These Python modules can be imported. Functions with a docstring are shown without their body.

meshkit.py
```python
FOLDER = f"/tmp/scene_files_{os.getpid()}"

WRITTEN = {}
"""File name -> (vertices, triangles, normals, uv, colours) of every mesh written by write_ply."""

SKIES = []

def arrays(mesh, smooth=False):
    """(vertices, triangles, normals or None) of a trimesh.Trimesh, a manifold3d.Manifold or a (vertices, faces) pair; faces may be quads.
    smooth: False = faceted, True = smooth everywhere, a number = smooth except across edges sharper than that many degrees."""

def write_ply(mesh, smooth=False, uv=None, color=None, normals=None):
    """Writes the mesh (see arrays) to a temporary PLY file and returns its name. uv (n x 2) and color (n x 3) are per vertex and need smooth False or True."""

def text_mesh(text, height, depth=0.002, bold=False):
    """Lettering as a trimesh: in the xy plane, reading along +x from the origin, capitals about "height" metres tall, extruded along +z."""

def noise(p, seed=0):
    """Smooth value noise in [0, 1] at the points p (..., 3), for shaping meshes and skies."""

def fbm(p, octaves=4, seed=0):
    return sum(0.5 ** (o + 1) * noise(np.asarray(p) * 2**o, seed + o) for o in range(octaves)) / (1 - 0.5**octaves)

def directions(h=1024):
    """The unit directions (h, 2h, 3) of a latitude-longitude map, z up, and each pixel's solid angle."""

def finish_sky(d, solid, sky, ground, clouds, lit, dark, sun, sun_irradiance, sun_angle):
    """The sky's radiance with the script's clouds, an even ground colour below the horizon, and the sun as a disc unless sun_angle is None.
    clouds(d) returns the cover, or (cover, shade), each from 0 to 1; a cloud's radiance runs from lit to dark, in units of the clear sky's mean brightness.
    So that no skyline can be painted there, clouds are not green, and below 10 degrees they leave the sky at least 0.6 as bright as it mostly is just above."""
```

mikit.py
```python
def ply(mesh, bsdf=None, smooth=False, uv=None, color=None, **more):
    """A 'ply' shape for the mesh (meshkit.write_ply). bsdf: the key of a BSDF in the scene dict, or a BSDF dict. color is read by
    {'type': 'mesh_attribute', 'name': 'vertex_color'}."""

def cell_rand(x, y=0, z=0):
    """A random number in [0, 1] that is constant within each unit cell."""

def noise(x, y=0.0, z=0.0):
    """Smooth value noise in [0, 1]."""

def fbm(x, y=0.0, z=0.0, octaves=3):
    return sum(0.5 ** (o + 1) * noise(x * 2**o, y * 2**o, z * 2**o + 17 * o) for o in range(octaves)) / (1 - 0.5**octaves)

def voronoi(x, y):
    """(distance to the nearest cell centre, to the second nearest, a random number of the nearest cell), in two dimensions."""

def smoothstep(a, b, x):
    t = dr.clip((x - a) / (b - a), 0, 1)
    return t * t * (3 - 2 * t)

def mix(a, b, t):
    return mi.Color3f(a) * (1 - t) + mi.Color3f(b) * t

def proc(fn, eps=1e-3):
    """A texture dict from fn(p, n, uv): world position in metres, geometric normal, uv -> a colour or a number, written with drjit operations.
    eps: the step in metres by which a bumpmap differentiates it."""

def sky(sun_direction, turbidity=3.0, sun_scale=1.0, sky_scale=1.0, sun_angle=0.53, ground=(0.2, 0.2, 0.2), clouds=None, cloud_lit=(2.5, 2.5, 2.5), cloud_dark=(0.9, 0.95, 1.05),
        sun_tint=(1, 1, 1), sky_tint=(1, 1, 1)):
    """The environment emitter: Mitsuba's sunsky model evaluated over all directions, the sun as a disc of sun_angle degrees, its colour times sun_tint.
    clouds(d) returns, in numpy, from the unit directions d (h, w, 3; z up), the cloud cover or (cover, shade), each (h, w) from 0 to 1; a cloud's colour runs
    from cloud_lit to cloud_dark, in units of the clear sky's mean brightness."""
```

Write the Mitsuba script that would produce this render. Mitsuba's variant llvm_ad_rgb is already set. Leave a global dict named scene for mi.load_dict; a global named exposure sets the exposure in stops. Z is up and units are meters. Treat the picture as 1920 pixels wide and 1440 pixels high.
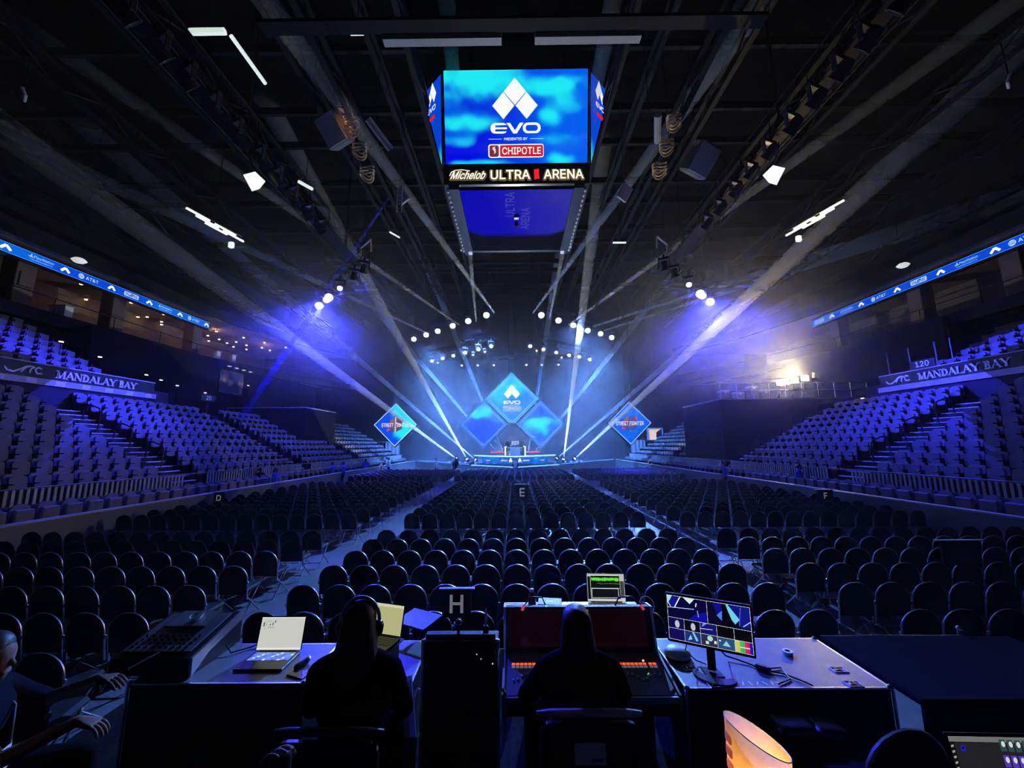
import math, random
import numpy as np, trimesh, drjit as dr, mitsuba as mi, manifold3d as m3
import mikit, meshkit
from shapely.geometry import Polygon, LineString, Point, box as sbox
from shapely import affinity, unary_union
random.seed(7)
rng = np.random.default_rng(7)
T = mi.ScalarTransform4f
PI = math.pi
scene, labels = {}, {}

# ------------------------------------------------------------------ camera, light, exposure
exposure = 13.0
K = 2.0 ** -exposure                       # a screen of radiance K shows as white
EYE, YAW, PIT, ROLL, FPX = np.array([0, 0, 2.8]), math.radians(.4), math.radians(8.95), math.radians(.42), 723.0
CD = np.array([-math.sin(YAW) * math.cos(PIT), math.cos(YAW) * math.cos(PIT), math.sin(PIT)])
_r = np.cross(CD, [0, 0, 1]); _r /= np.linalg.norm(_r); _u = np.cross(_r, CD)
CU = math.cos(ROLL) * _u + math.sin(ROLL) * _r
CR = math.cos(ROLL) * _r - math.sin(ROLL) * _u
scene['camera'] = {'type': 'perspective', 'fov': 2 * math.degrees(math.atan(960 / FPX)), 'fov_axis': 'x', 'near_clip': .05, 'far_clip': 300.,
                   'to_world': T().look_at(EYE.tolist(), (EYE + CD).tolist(), CU.tolist())}

def lin(c, g=1.0):
    c = np.asarray(c, float) / 255
    return (np.where(c < .04045, c / 12.92, ((c + .055) / 1.055) ** 2.4) * g).tolist()

def rgb(v): return {'type': 'rgb', 'value': [float(x) for x in v]}

def em(c, g=1.0, w=1e-3):
    return {'type': 'area', 'radiance': rgb(np.array(lin(c)) * K * g), 'sampling_weight': w}

def spot(name, p, q, col, power, cut, beam=None, w=1.0):
    d = np.subtract(q, p); up = [0, 0, 1] if abs(d[2]) < .95 * np.linalg.norm(d) else [0, 1, 0]
    scene[name] = {'type': 'spot', 'to_world': T().look_at(list(map(float, p)), list(map(float, q)), up), 'intensity': rgb(np.array(col) * K * power),
                   'cutoff_angle': float(cut), 'beam_width': float(beam or cut * .55), 'sampling_weight': w}

BLUE, STAGE, COOL, WARM = (.035, .04, 1.0), (.10, .28, 1.0), (.13, .29, 1.0), (1.0, .74, .34)
# the blue wash fixtures on the two short trusses, lighting the stands and the haze round them
for s, n in ((-1, 'left'), (1, 'right')):
    spot(f'wash_stand_{n}', (s * 13.2, 26.3, 13.0), (s * 19.6, 12.0, 5.4), BLUE, 8000, 31, 2)
    spot(f'wash_seats_{n}', (s * 11.4, 24.4, 13.0), (s * 15.5, 15.0, 1.5), BLUE, 500, 36, 4)
    spot(f'wash_down_{n}', (s * 14.0, 26.6, 12.9), (s * 12.0, 25.5, 0), BLUE, 1500, 62, 20)
    # the arc of stage lights: two washes a side on the stage, one a side over the floor seats
    spot(f'wash_stage_{n}', (s * 3.9, 32.3, 13.3), (s * 2.5, 41, 3), STAGE, 4200, 50, 25)
    spot(f'wash_wing_{n}', (s * 8.6, 36.5, 13.3), (s * 8.0, 43, 2), STAGE, 3400, 50, 25)
    spot(f'wash_floor_{n}', (s * 5.5, 33.5, 13.4), (s * 2.4, 15, 0), COOL, 17000, 21, 7, 1.5)
spot('flood_spill', (19.6, 26.6, 7.15), (14, 23, 9.5), WARM, 430, 62, 25, .8)
for i, p in enumerate([(-27.5, 27, 12.9), (-27.4, 34, 12.9), (-26.3, 39.5, 12.9)]):
    scene[f'suite_light_{i}'] = {'type': 'point', 'position': list(p), 'intensity': rgb(np.array([1, .62, .3]) * K * 5), 'sampling_weight': .25}

spot('wash_desk', (-9.9, 22.5, 12.9), (1.6, 3.2, 1.15), BLUE, 4200, 8.5, 3, 1.0)
spot('wash_desk_white', (1.5, 34, 13.5), (.9, 3.4, 1.2), (.5, .62, 1.0), 150, 5, 2.5, .5)
# haze cones shaped as light beams: (from, towards, haze colour, density, half angle)
WH, BW = (.95, .95, .90), (.62, .76, .98)
BEAM_CONES = [((-5.79, 37.6, 1.62), (-21.5, 20, 15.3), WH, 1.0, 1.5), ((-4.71, 37.6, 1.61), (-13.1, 26, 18.9), WH, 1.0, 1.5), ((-3.95, 37.6, 1.51), (-17.6, 30, 13.9), BW, .6, 1.1),
         ((-1.27, 41.2, 2.09), (-6.37, 42, 14.35), BW, .45, 1.2), ((-1.99, 41.2, 2.15), (-11.0, 42, 12.6), BW, .45, 1.2),
         ((5.81, 37.6, 1.54), (16.9, 24, 13.6), WH, 1.1, 1.5), ((4.64, 37.6, 1.55), (6.34, 28, 19.9), WH, 1.0, 1.5), ((4.13, 37.6, 1.6), (15.25, 32, 11.4), BW, .6, 1.1),
         ((1.38, 41.2, 2.07), (4.34, 42, 19.25), BW, .5, 1.3), ((2.09, 41.2, 2.07), (12.95, 42, 15.4), BW, .45, 1.2),
         ((-1.58, 30.5, 13.5), (-7.97, 17, 18.9), WH, .8, 1.5), ((-3.34, 32.7, 13.5), (-3.11, 24, 17.5), WH, .5, 1.2), ((-4.92, 33.6, 13.5), (-10.8, 28, 16.5), WH, .5, 1.0),
         ((-8.24, 36.4, 13.5), (-14.9, 28, 15.2), BW, .4, 1.0),
         ((1.51, 30.7, 13.5), (5.42, 24, 17.0), BW, .7, 1.5), ((3.05, 32.2, 13.5), (3.55, 24, 16.7), WH, .5, 1.2), ((4.9, 33.9, 13.5), (10.6, 27, 16.2), WH, .5, 1.0),
         ((7.19, 34.4, 13.5), (17.8, 28, 15.3), BW, .4, 1.0), ((8.5, 35.7, 13.5), (18.4, 29, 15.1), BW, .4, 1.0),
         ((-7.76, 22, 18.2), (-19, 26.5, 4.5), (.10, .10, .98), .6, .8)]
# added: one broad white light in a made-up black tub at the stage front reaches all the dense shafts of haze; the tub's rim keeps it off the seats
spot('added_shaft_light', (0, 36.95, .95), (0, 36.15, 1.55), (.88, .97, .92), 680, 89, 84, 4.0)

# theatrical haze: thin everywhere, thicker over the stage, round the bright fixtures for their glow, and dense in coloured cones that stand for the light beams
def build_haze():
    lo, hi, vs = np.array([-30.75, 1.6, .02]), np.array([30.75, 50.9, 24.95]), .35
    n = np.ceil((hi - lo) / vs).astype(int)
    ax = [lo[k] + (np.arange(n[k]) + .5) * (hi - lo)[k] / n[k] for k in range(3)]
    Z, Y, X = np.meshgrid(ax[2], ax[1], ax[0], indexing='ij')
    g = np.full(X.shape, .0012, np.float32)
    drift = meshkit.fbm(np.stack([X * .22, Y * .22, Z * .3], -1), 2, 3).astype(np.float32)
    g += .021 * np.exp(-(np.maximum(np.abs(X) - 8, 0) / 4) ** 2 - (np.maximum(41.5 - Y, 0) / 2.5) ** 2 - (np.maximum(Z - 12.5, 0) / 4) ** 2) * (.5 + drift)
    for c, r, a in (((-13.5, 26, 11.5), (5, 4, 4), .05), ((13.5, 26, 11.5), (5, 4, 4), .05), ((18.5, 27, 8), (6, 4, 4), .05)):
        g += a * np.exp(-((X - c[0]) / r[0]) ** 2 - ((Y - c[1]) / r[1]) ** 2 - ((Z - c[2]) / r[2]) ** 2) * (.5 + drift)
    scene['haze_medium'] = {'type': 'heterogeneous', 'albedo': {'type': 'constvolume', 'value': rgb([.85] * 3)},
                            'sigma_t': {'type': 'gridvolume', 'grid': mi.VolumeGrid(np.ascontiguousarray(g[..., None], np.float32)), 'filter_type': 'trilinear',
                                        'to_world': T().translate(lo.tolist()).scale((hi - lo).tolist())}}
    b = trimesh.creation.box(hi - lo - .01); b.apply_translation((lo + hi) / 2)
    scene['haze'] = mikit.ply(b, {'type': 'null'}, interior={'type': 'ref', 'id': 'haze_medium'})
    SEG = ((.1, 2.2, 1.5), (2.2, 6.0, 1.15), (6.0, 12.0, .9), (12.0, 20.0, .75), (20.0, 46.0, .6))          # metres along the shaft, optical depth across it
    for i, (p, q, c, pw, a) in enumerate(BEAM_CONES):
        p, q = np.array(p), np.array(q); d = (q - p) / np.linalg.norm(q - p)
        e = np.cross(d, [0, 0, 1.]) ; e /= np.linalg.norm(e); f = np.cross(e, d)
        L = min([45.] + [(lim - p[k]) / d[k] for k in range(3) for lim in (lo[k] - .6, hi[k] + .6) if (lim - p[k]) / d[k] > 0])
        ang = np.arange(20) * PI / 10; R = lambda t: .05 + t * math.tan(math.radians(a * .78))
        for j, (t0, t1, od) in enumerate(SEG):
            t1 = min(t1, L)
            if t1 <= t0 + .1: continue
            V = np.vstack([p + d * t + (np.cos(ang)[:, None] * e + np.sin(ang)[:, None] * f) * R(t) for t in (t0, t1 - .01)] + [p + d * t0, p + d * (t1 - .01)])
            F = [[j, 20 + j, 20 + (j + 1) % 20] for j in range(20)] + [[j, 20 + (j + 1) % 20, (j + 1) % 20] for j in range(20)] + [[40, j, (j + 1) % 20] for j in range(20)] + [[41, 20 + (j + 1) % 20, 20 + j] for j in range(20)]
            m = trimesh.Trimesh(V, F, process=False)
            if m.volume < 0: m.invert()
            key = f'haze_medium_{i}_{j}'
            scene[key] = {'type': 'homogeneous', 'albedo': rgb(c), 'sigma_t': float(od * pw / (2 * R((t0 + t1) / 2)))}
            scene[f'haze__{i * 5 + j + 1:03d}'] = mikit.ply(m, {'type': 'null'}, interior={'type': 'ref', 'id': key}, exterior={'type': 'ref', 'id': 'haze_medium'})
    labels['haze'] = {'label': 'thin stage haze filling the arena, with denser cones shaped as light beams', 'category': 'haze', 'kind': 'stuff'}
build_haze()

# ------------------------------------------------------------------ materials
def principled(name, c, rough=.5, metal=0.0, spec=.5, **kw):
    scene[name] = {'type': 'twosided', 'b': {'type': 'principled', 'base_color': rgb(c) if not isinstance(c, dict) else c, 'roughness': rough, 'metallic': metal, 'specular': spec, **kw}}
def diffuse(name, c):
    scene[name] = {'type': 'twosided', 'b': {'type': 'diffuse', 'reflectance': rgb(c) if not isinstance(c, dict) else c}}
def spotted(c, amt, sc):
    return mikit.proc(lambda p, n, uv: mi.Color3f(c) * (1 - amt + 2 * amt * mikit.fbm(p.x * sc, p.y * sc, p.z * sc)))
principled('floor_mat', mikit.proc(lambda p, n, uv: mi.Color3f(.13, .133, .14) * (.7 + .5 * mikit.fbm(p.x * .9, p.y * .9, 0)) * (.9 + .2 * mikit.noise(p.x * 9, p.y * 9, 0))), .6, spec=.3)
diffuse('concrete', spotted([.05, .05, .056], .3, 1.5))
diffuse('dark_wall', spotted([.012, .012, .015], .3, .6))
diffuse('roof_deck', spotted([.004, .004, .0052], .35, .7))
principled('roof_steel', [.0085, .0095, .012], .6, spec=.15)
principled('fixture_black', [.03, .03, .033], .4)
principled('light_grey', [.42, .43, .46], .5)
principled('white_paint', [.75, .76, .78], .5)
principled('chair_pad', [.010, .010, .012], .75, spec=.25)
principled('chair_metal', [.34, .35, .37], .34, 1.0)
principled('seat_mat', spotted([.19, .19, .21], .14, 3.0), .7, spec=.25)
diffuse('suite_paint', [.16, .12, .10])
diffuse('carpet', spotted([.018, .018, .02], .4, 30))
diffuse('drape', [.012, .012, .014])
principled('case_black', [.010, .010, .012], .55, spec=.25)
principled('laminate', spotted([.17, .17, .18], .14, 14), .4)
principled('aluminium', [.70, .71, .73], .32, 1.0)
principled('chrome', [.85, .86, .88], .15, 1.0)
principled('plastic_black', [.012, .012, .013], .3)
principled('plastic_grey', [.13, .135, .15], .4)
principled('screen_off', [.008, .008, .009], .12)
principled('paper', [.72, .74, .76], .6)
principled('silver', [.5, .51, .54], .35, .8)
principled('skin', [.22, .13, .10], .6, spec=.2)
principled('skin_dark', [.14, .08, .06], .55)
principled('hair', [.010, .008, .008], .5)
diffuse('cloth_black', [.010, .010, .012])
diffuse('cloth_navy', [.012, .014, .024])
diffuse('cloth_blue', [.05, .08, .62])
diffuse('cloth_grey', [.22, .23, .25])
principled('letter_white', [.80, .80, .82], .5)
principled('wood_brown', [.25, .12, .05], .4)
principled('amber_drink', [.22, .045, .02], .2)
principled('tan_wall', [.62, .46, .26], .8)
principled('red_plastic', [.55, .03, .03], .35)
principled('rubber', [.02, .02, .02], .7)
principled('leather', [.02, .02, .022], .4)
principled('poster_ink', mikit.proc(lambda p, n, uv: mikit.mix([.05, .06, .16], [.34, .22, .2], mikit.smoothstep(.45, .7, mikit.fbm(p.y * 1.6, p.z * 1.6, 4)))), .6)
scene['shade_paper'] = {'type': 'principledthin', 'base_color': rgb([.86, .58, .30]), 'roughness': .6, 'diff_trans': 1.15, 'spec_trans': 0.0}

# ------------------------------------------------------------------ helpers
_count = {}
def num(base):
    k = _count.get(base, 0); _count[base] = k + 1
    return base if k == 0 else f'{base}_{k:03d}'
def thing(base, label, cat, group=None, kind=None):
    key = num(base); labels[key] = {'label': label, 'category': cat}
    if group: labels[key]['group'] = group
    if kind: labels[key]['kind'] = kind
    return key
def struct(base, mesh, mat, label=None, **kw):
    key = num(base); scene[key] = mikit.ply(mesh, mat, **kw)
    labels[key] = {'label': label or base.replace('_', ' '), 'category': base.split('_')[0], 'kind': 'structure'}
    return key
def part(parent, base, mesh, mat, smooth=False, label=None, kind=None, **kw):
    key = num(parent + '__' + base)
    scene[key] = mikit.ply(mesh, mat, smooth=smooth, **kw)
    note(key, label, kind); return key
def note(key, label=None, kind=None):
    if label or kind:
        labels[key] = {**({'label': label} if label else {}), **({'kind': kind} if kind else {})}
def single(base, mesh, mat, label, cat, group=None, smooth=False, kind=None, **kw):
    key = thing(base, label, cat, group, kind); scene[key] = mikit.ply(mesh, mat, smooth=smooth, **kw); return key
def copies(parent, parts, M):
    """parts: (name, shape dict) in local coordinates; adds one entry for each under parent, placed by M."""
    for n, d in parts:
        scene[num(parent + '__' + n)] = {**d, 'to_world': T(M)}

def mat4(loc=(0, 0, 0), rz=0, rx=0, ry=0, s=1):
    cz, sz, cx, sx, cy, sy = math.cos(rz), math.sin(rz), math.cos(rx), math.sin(rx), math.cos(ry), math.sin(ry)
    R = np.array([[cz, -sz, 0], [sz, cz, 0], [0, 0, 1]]) @ np.array([[cy, 0, sy], [0, 1, 0], [-sy, 0, cy]]) @ np.array([[1, 0, 0], [0, cx, -sx], [0, sx, cx]])
    M = np.eye(4); M[:3, :3] = R * s; M[:3, 3] = loc; return M
def frame(o, x, y, s=1):
    x = np.asarray(x, float); x /= np.linalg.norm(x); y = np.asarray(y, float); y = y - x * (x @ y); y /= np.linalg.norm(y)
    M = np.eye(4); M[:3, 0], M[:3, 1], M[:3, 2], M[:3, 3] = x * s, y * s, np.cross(x, y), o; return M
def mv(mesh, M):
    m = mesh.copy(); m.apply_transform(M); return m
def cat(*ms):
    out = []
    for m in ms: out += list(m) if isinstance(m, (list, tuple)) else [m]
    return trimesh.util.concatenate(out)
def bx(x0, x1, y0, y1, z0, z1):
    m = trimesh.creation.box([x1 - x0, y1 - y0, z1 - z0]); m.apply_translation([(x0 + x1) / 2, (y0 + y1) / 2, (z0 + z1) / 2]); return m
def cb(x0, x1, y0, y1, z0, z1, c=.01):
    """a box with its edges chamfered"""
    c = min(c, (x1 - x0) * .45, (y1 - y0) * .45, (z1 - z0) * .45)
    P = []
    for X, sx in ((x0, 1), (x1, -1)):
        for Y, sy in ((y0, 1), (y1, -1)):
            for Z, sz in ((z0, 1), (z1, -1)):
                P += [[X, Y + sy * c, Z + sz * c], [X + sx * c, Y, Z + sz * c], [X + sx * c, Y + sy * c, Z]]
    return trimesh.convex.convex_hull(np.array(P))
def tube(pts, r, n=6, cap=True):
    p = np.asarray(pts, float); r = np.broadcast_to(r, (len(p),))
    t = np.gradient(p, axis=0); t /= np.linalg.norm(t, axis=1, keepdims=True) + 1e-12
    a = np.cross(t[0], [0, 0, 1.] if abs(t[0][2]) < .9 else [1., 0, 0]); A = []
    for k in range(len(p)):
        a = a - t[k] * (a @ t[k]); a /= np.linalg.norm(a); A.append(a.copy())
    A = np.array(A); B = np.cross(t, A); ang = np.arange(n) * 2 * PI / n
    V = (p[:, None] + r[:, None, None] * (np.cos(ang)[None, :, None] * A[:, None] + np.sin(ang)[None, :, None] * B[:, None])).reshape(-1, 3)
    F = []
    for i in range(len(p) - 1):
        for j in range(n):
            q = [i * n + j, i * n + (j + 1) % n, (i + 1) * n + (j + 1) % n, (i + 1) * n + j]
            F += [[q[0], q[1], q[2]], [q[0], q[2], q[3]]]
    if cap:
        e = (len(p) - 1) * n
        for j in range(1, n - 1): F += [[0, j + 1, j], [e, e + j, e + j + 1]]
    return trimesh.Trimesh(V, F, process=False)
def rod(a, b, r, n=6): return tube([a, b], r, n)
def lathe(prof, n=24, z0=(0, 0, 0)):
    pr = np.array(prof, float); ang = np.arange(n) * 2 * PI / n
    V = np.stack([pr[:, None, 0] * np.cos(ang), pr[:, None, 0] * np.sin(ang), np.broadcast_to(pr[:, None, 1], (len(pr), n))], -1).reshape(-1, 3) + z0
    F = []
    for i in range(len(pr) - 1):
        for j in range(n):
            q = [i * n + j, i * n + (j + 1) % n, (i + 1) * n + (j + 1) % n, (i + 1) * n + j]
            F += [[q[0], q[1], q[2]], [q[0], q[2], q[3]]]
    m = trimesh.Trimesh(V, F, process=False); c = m.triangles_center; mid = (V.min(0) + V.max(0)) / 2
    if (np.cross(V[m.faces[:, 1]] - V[m.faces[:, 0]], V[m.faces[:, 2]] - V[m.faces[:, 0]]) * (c - mid)).sum() < 0: m.invert()
    return m
def prism(poly, h):
    gs = getattr(poly, 'geoms', [poly])
    return trimesh.util.concatenate([trimesh.creation.extrude_polygon(g, h, engine='earcut') for g in gs if g.area > 1e-9])
def rrect(w, h, r, cx=0, cy=0): return sbox(cx - w / 2 + r, cy - h / 2 + r, cx + w / 2 - r, cy + h / 2 - r).buffer(r, 4)
def flat(geom):
    V, F, n = [], [], 0
    for g in getattr(geom, 'geoms', [geom]):
        if g.geom_type != 'Polygon' or g.area < 1e-10: continue
        v, f = trimesh.creation.triangulate_polygon(g, engine='earcut')
        V.append(v); F.append(np.asarray(f) + n); n += len(v)
    return np.vstack(V), np.vstack(F)
_tx = {}
def letters(text, h, cx=0, cy=0, bold=True, shear=0, wide=1, center=True, fit=None):
    """the flat triangles of a line of text, its capitals h tall, centred on (cx, cy)"""
    if (text, bold) not in _tx:
        m = meshkit.text_mesh(text, 1.0, .1, bold)
        f = m.faces[(m.vertices[m.faces][:, :, 2] > .05).all(1)]
        used, inv = np.unique(f, return_inverse=True)
        _tx[(text, bold)] = (m.vertices[used][:, :2].copy(), inv.reshape(-1, 3))
    v, f = _tx[(text, bold)]
    v = v * h
    if fit: wide = fit / np.ptp(v[:, 0] + shear * v[:, 1])
    v = np.stack([v[:, 0] * wide + shear * v[:, 1], v[:, 1]], 1)
    if center: v = v - [(v[:, 0].min() + v[:, 0].max()) / 2, h / 2]
    return v + [cx, cy], f
def up_tris(v, f):
    a, b, c = v[f[:, 0]], v[f[:, 1]], v[f[:, 2]]
    s = (b[:, 0] - a[:, 0]) * (c[:, 1] - a[:, 1]) - (b[:, 1] - a[:, 1]) * (c[:, 0] - a[:, 0])
    f = f.copy(); f[s < 0] = f[s < 0][:, ::-1]; return f
def paint(parent, base, M, items, lift=.002, step=.0006, g=1.0, w=1e-4, label=None):
    """flat glowing picture of a screen: (shape, colour) in layers, one mesh with colours per vertex"""
    V, F, C, n = [], [], [], 0
    for i, (s, c) in enumerate(items):
        v, f = s if isinstance(s, tuple) else flat(s)
        f = up_tris(v, np.asarray(f))
        V.append(np.column_stack([v, np.full(len(v), lift + i * step)])); F.append(f + n); n += len(v)
        C.append(np.broadcast_to(np.array(lin(c)) * K * g, (len(v), 3)))
    V = np.vstack(V) @ M[:3, :3].T + M[:3, 3]
    key = num(parent + '__' + base)
    scene[key] = mikit.ply((V, np.vstack(F)), 'screen_off', color=np.vstack(C), emitter={'type': 'area', 'radiance': {'type': 'mesh_attribute', 'name': 'vertex_color'}, 'sampling_weight': w})
    note(key, label); return key
def ink(parent, base, M, shape, mat, lift=.002, label=None, emitter=None):
    v, f = shape if isinstance(shape, tuple) else flat(shape)
    V = np.column_stack([v, np.full(len(v), lift)]) @ M[:3, :3].T + M[:3, 3]
    return part(parent, base, (V, up_tris(v, np.asarray(f))), mat, label=label, **({'emitter': emitter} if emitter else {}))
def led(parent, base, M, poly, fn, g=1.0, w=.5, label=None):
    """a LED face: polygon in M's plane; fn(x, y) in plane metres gives its colour (0 to 1, linear)"""
    v, f = flat(poly); lo, hi = v.min(0), v.max(0)
    uv = (v - lo) / (hi - lo)
    V = np.column_stack([v, np.zeros(len(v))]) @ M[:3, :3].T + M[:3, 3]
    a, b, c, d = map(float, (lo[0], hi[0] - lo[0], lo[1], hi[1] - lo[1]))
    tex = mikit.proc(lambda p, n, uv: mi.Color3f(fn(uv.x * b + a, uv.y * d + c)) * (K * g))
    key = num(parent + '__' + base)
    scene[key] = mikit.ply((V, up_tris(v, f)), 'screen_off', uv=uv, emitter={'type': 'area', 'radiance': tex, 'sampling_weight': w})
    note(key, label); return key
def ordinal(n):
    return ['first', 'second', 'third', 'fourth', 'fifth', 'sixth', 'seventh', 'eighth', 'ninth', 'tenth', 'eleventh', 'twelfth', 'thirteenth', 'fourteenth', 'fifteenth', 'sixteenth',
            'seventeenth', 'eighteenth', 'nineteenth', 'twentieth', 'twenty-first', 'twenty-second', 'twenty-third', 'twenty-fourth', 'twenty-fifth', 'twenty-sixth', 'twenty-seventh',
            'twenty-eighth', 'twenty-ninth', 'thirtieth'][n]
def pix(p):
    q = np.asarray(p, float) - EYE; z = q @ CD
    return 960 + FPX * (q @ CR) / z, 720 - FPX * (q @ CU) / z, z
# ------------------------------------------------------------------ the shell of the arena
struct('floor', bx(-31, 31, -3, 51, -.3, 0), 'floor_mat', 'dark polished arena floor')
struct('wall_back', bx(-31, 31, 51, 51.3, 0, 25), 'dark_wall', 'dark wall behind the stage')
struct('wall_left', bx(-31.3, -31, -3, 51, 0, 25), 'dark_wall', 'dark side wall behind the left stands')
struct('wall_right', bx(31, 31.3, -3, 51, 0, 25), 'dark_wall', 'dark side wall behind the right stands')
struct('ceiling', bx(-31, 31, -3, 51, 25, 25.2), 'roof_deck', 'dark roof deck high over the arena')

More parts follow.
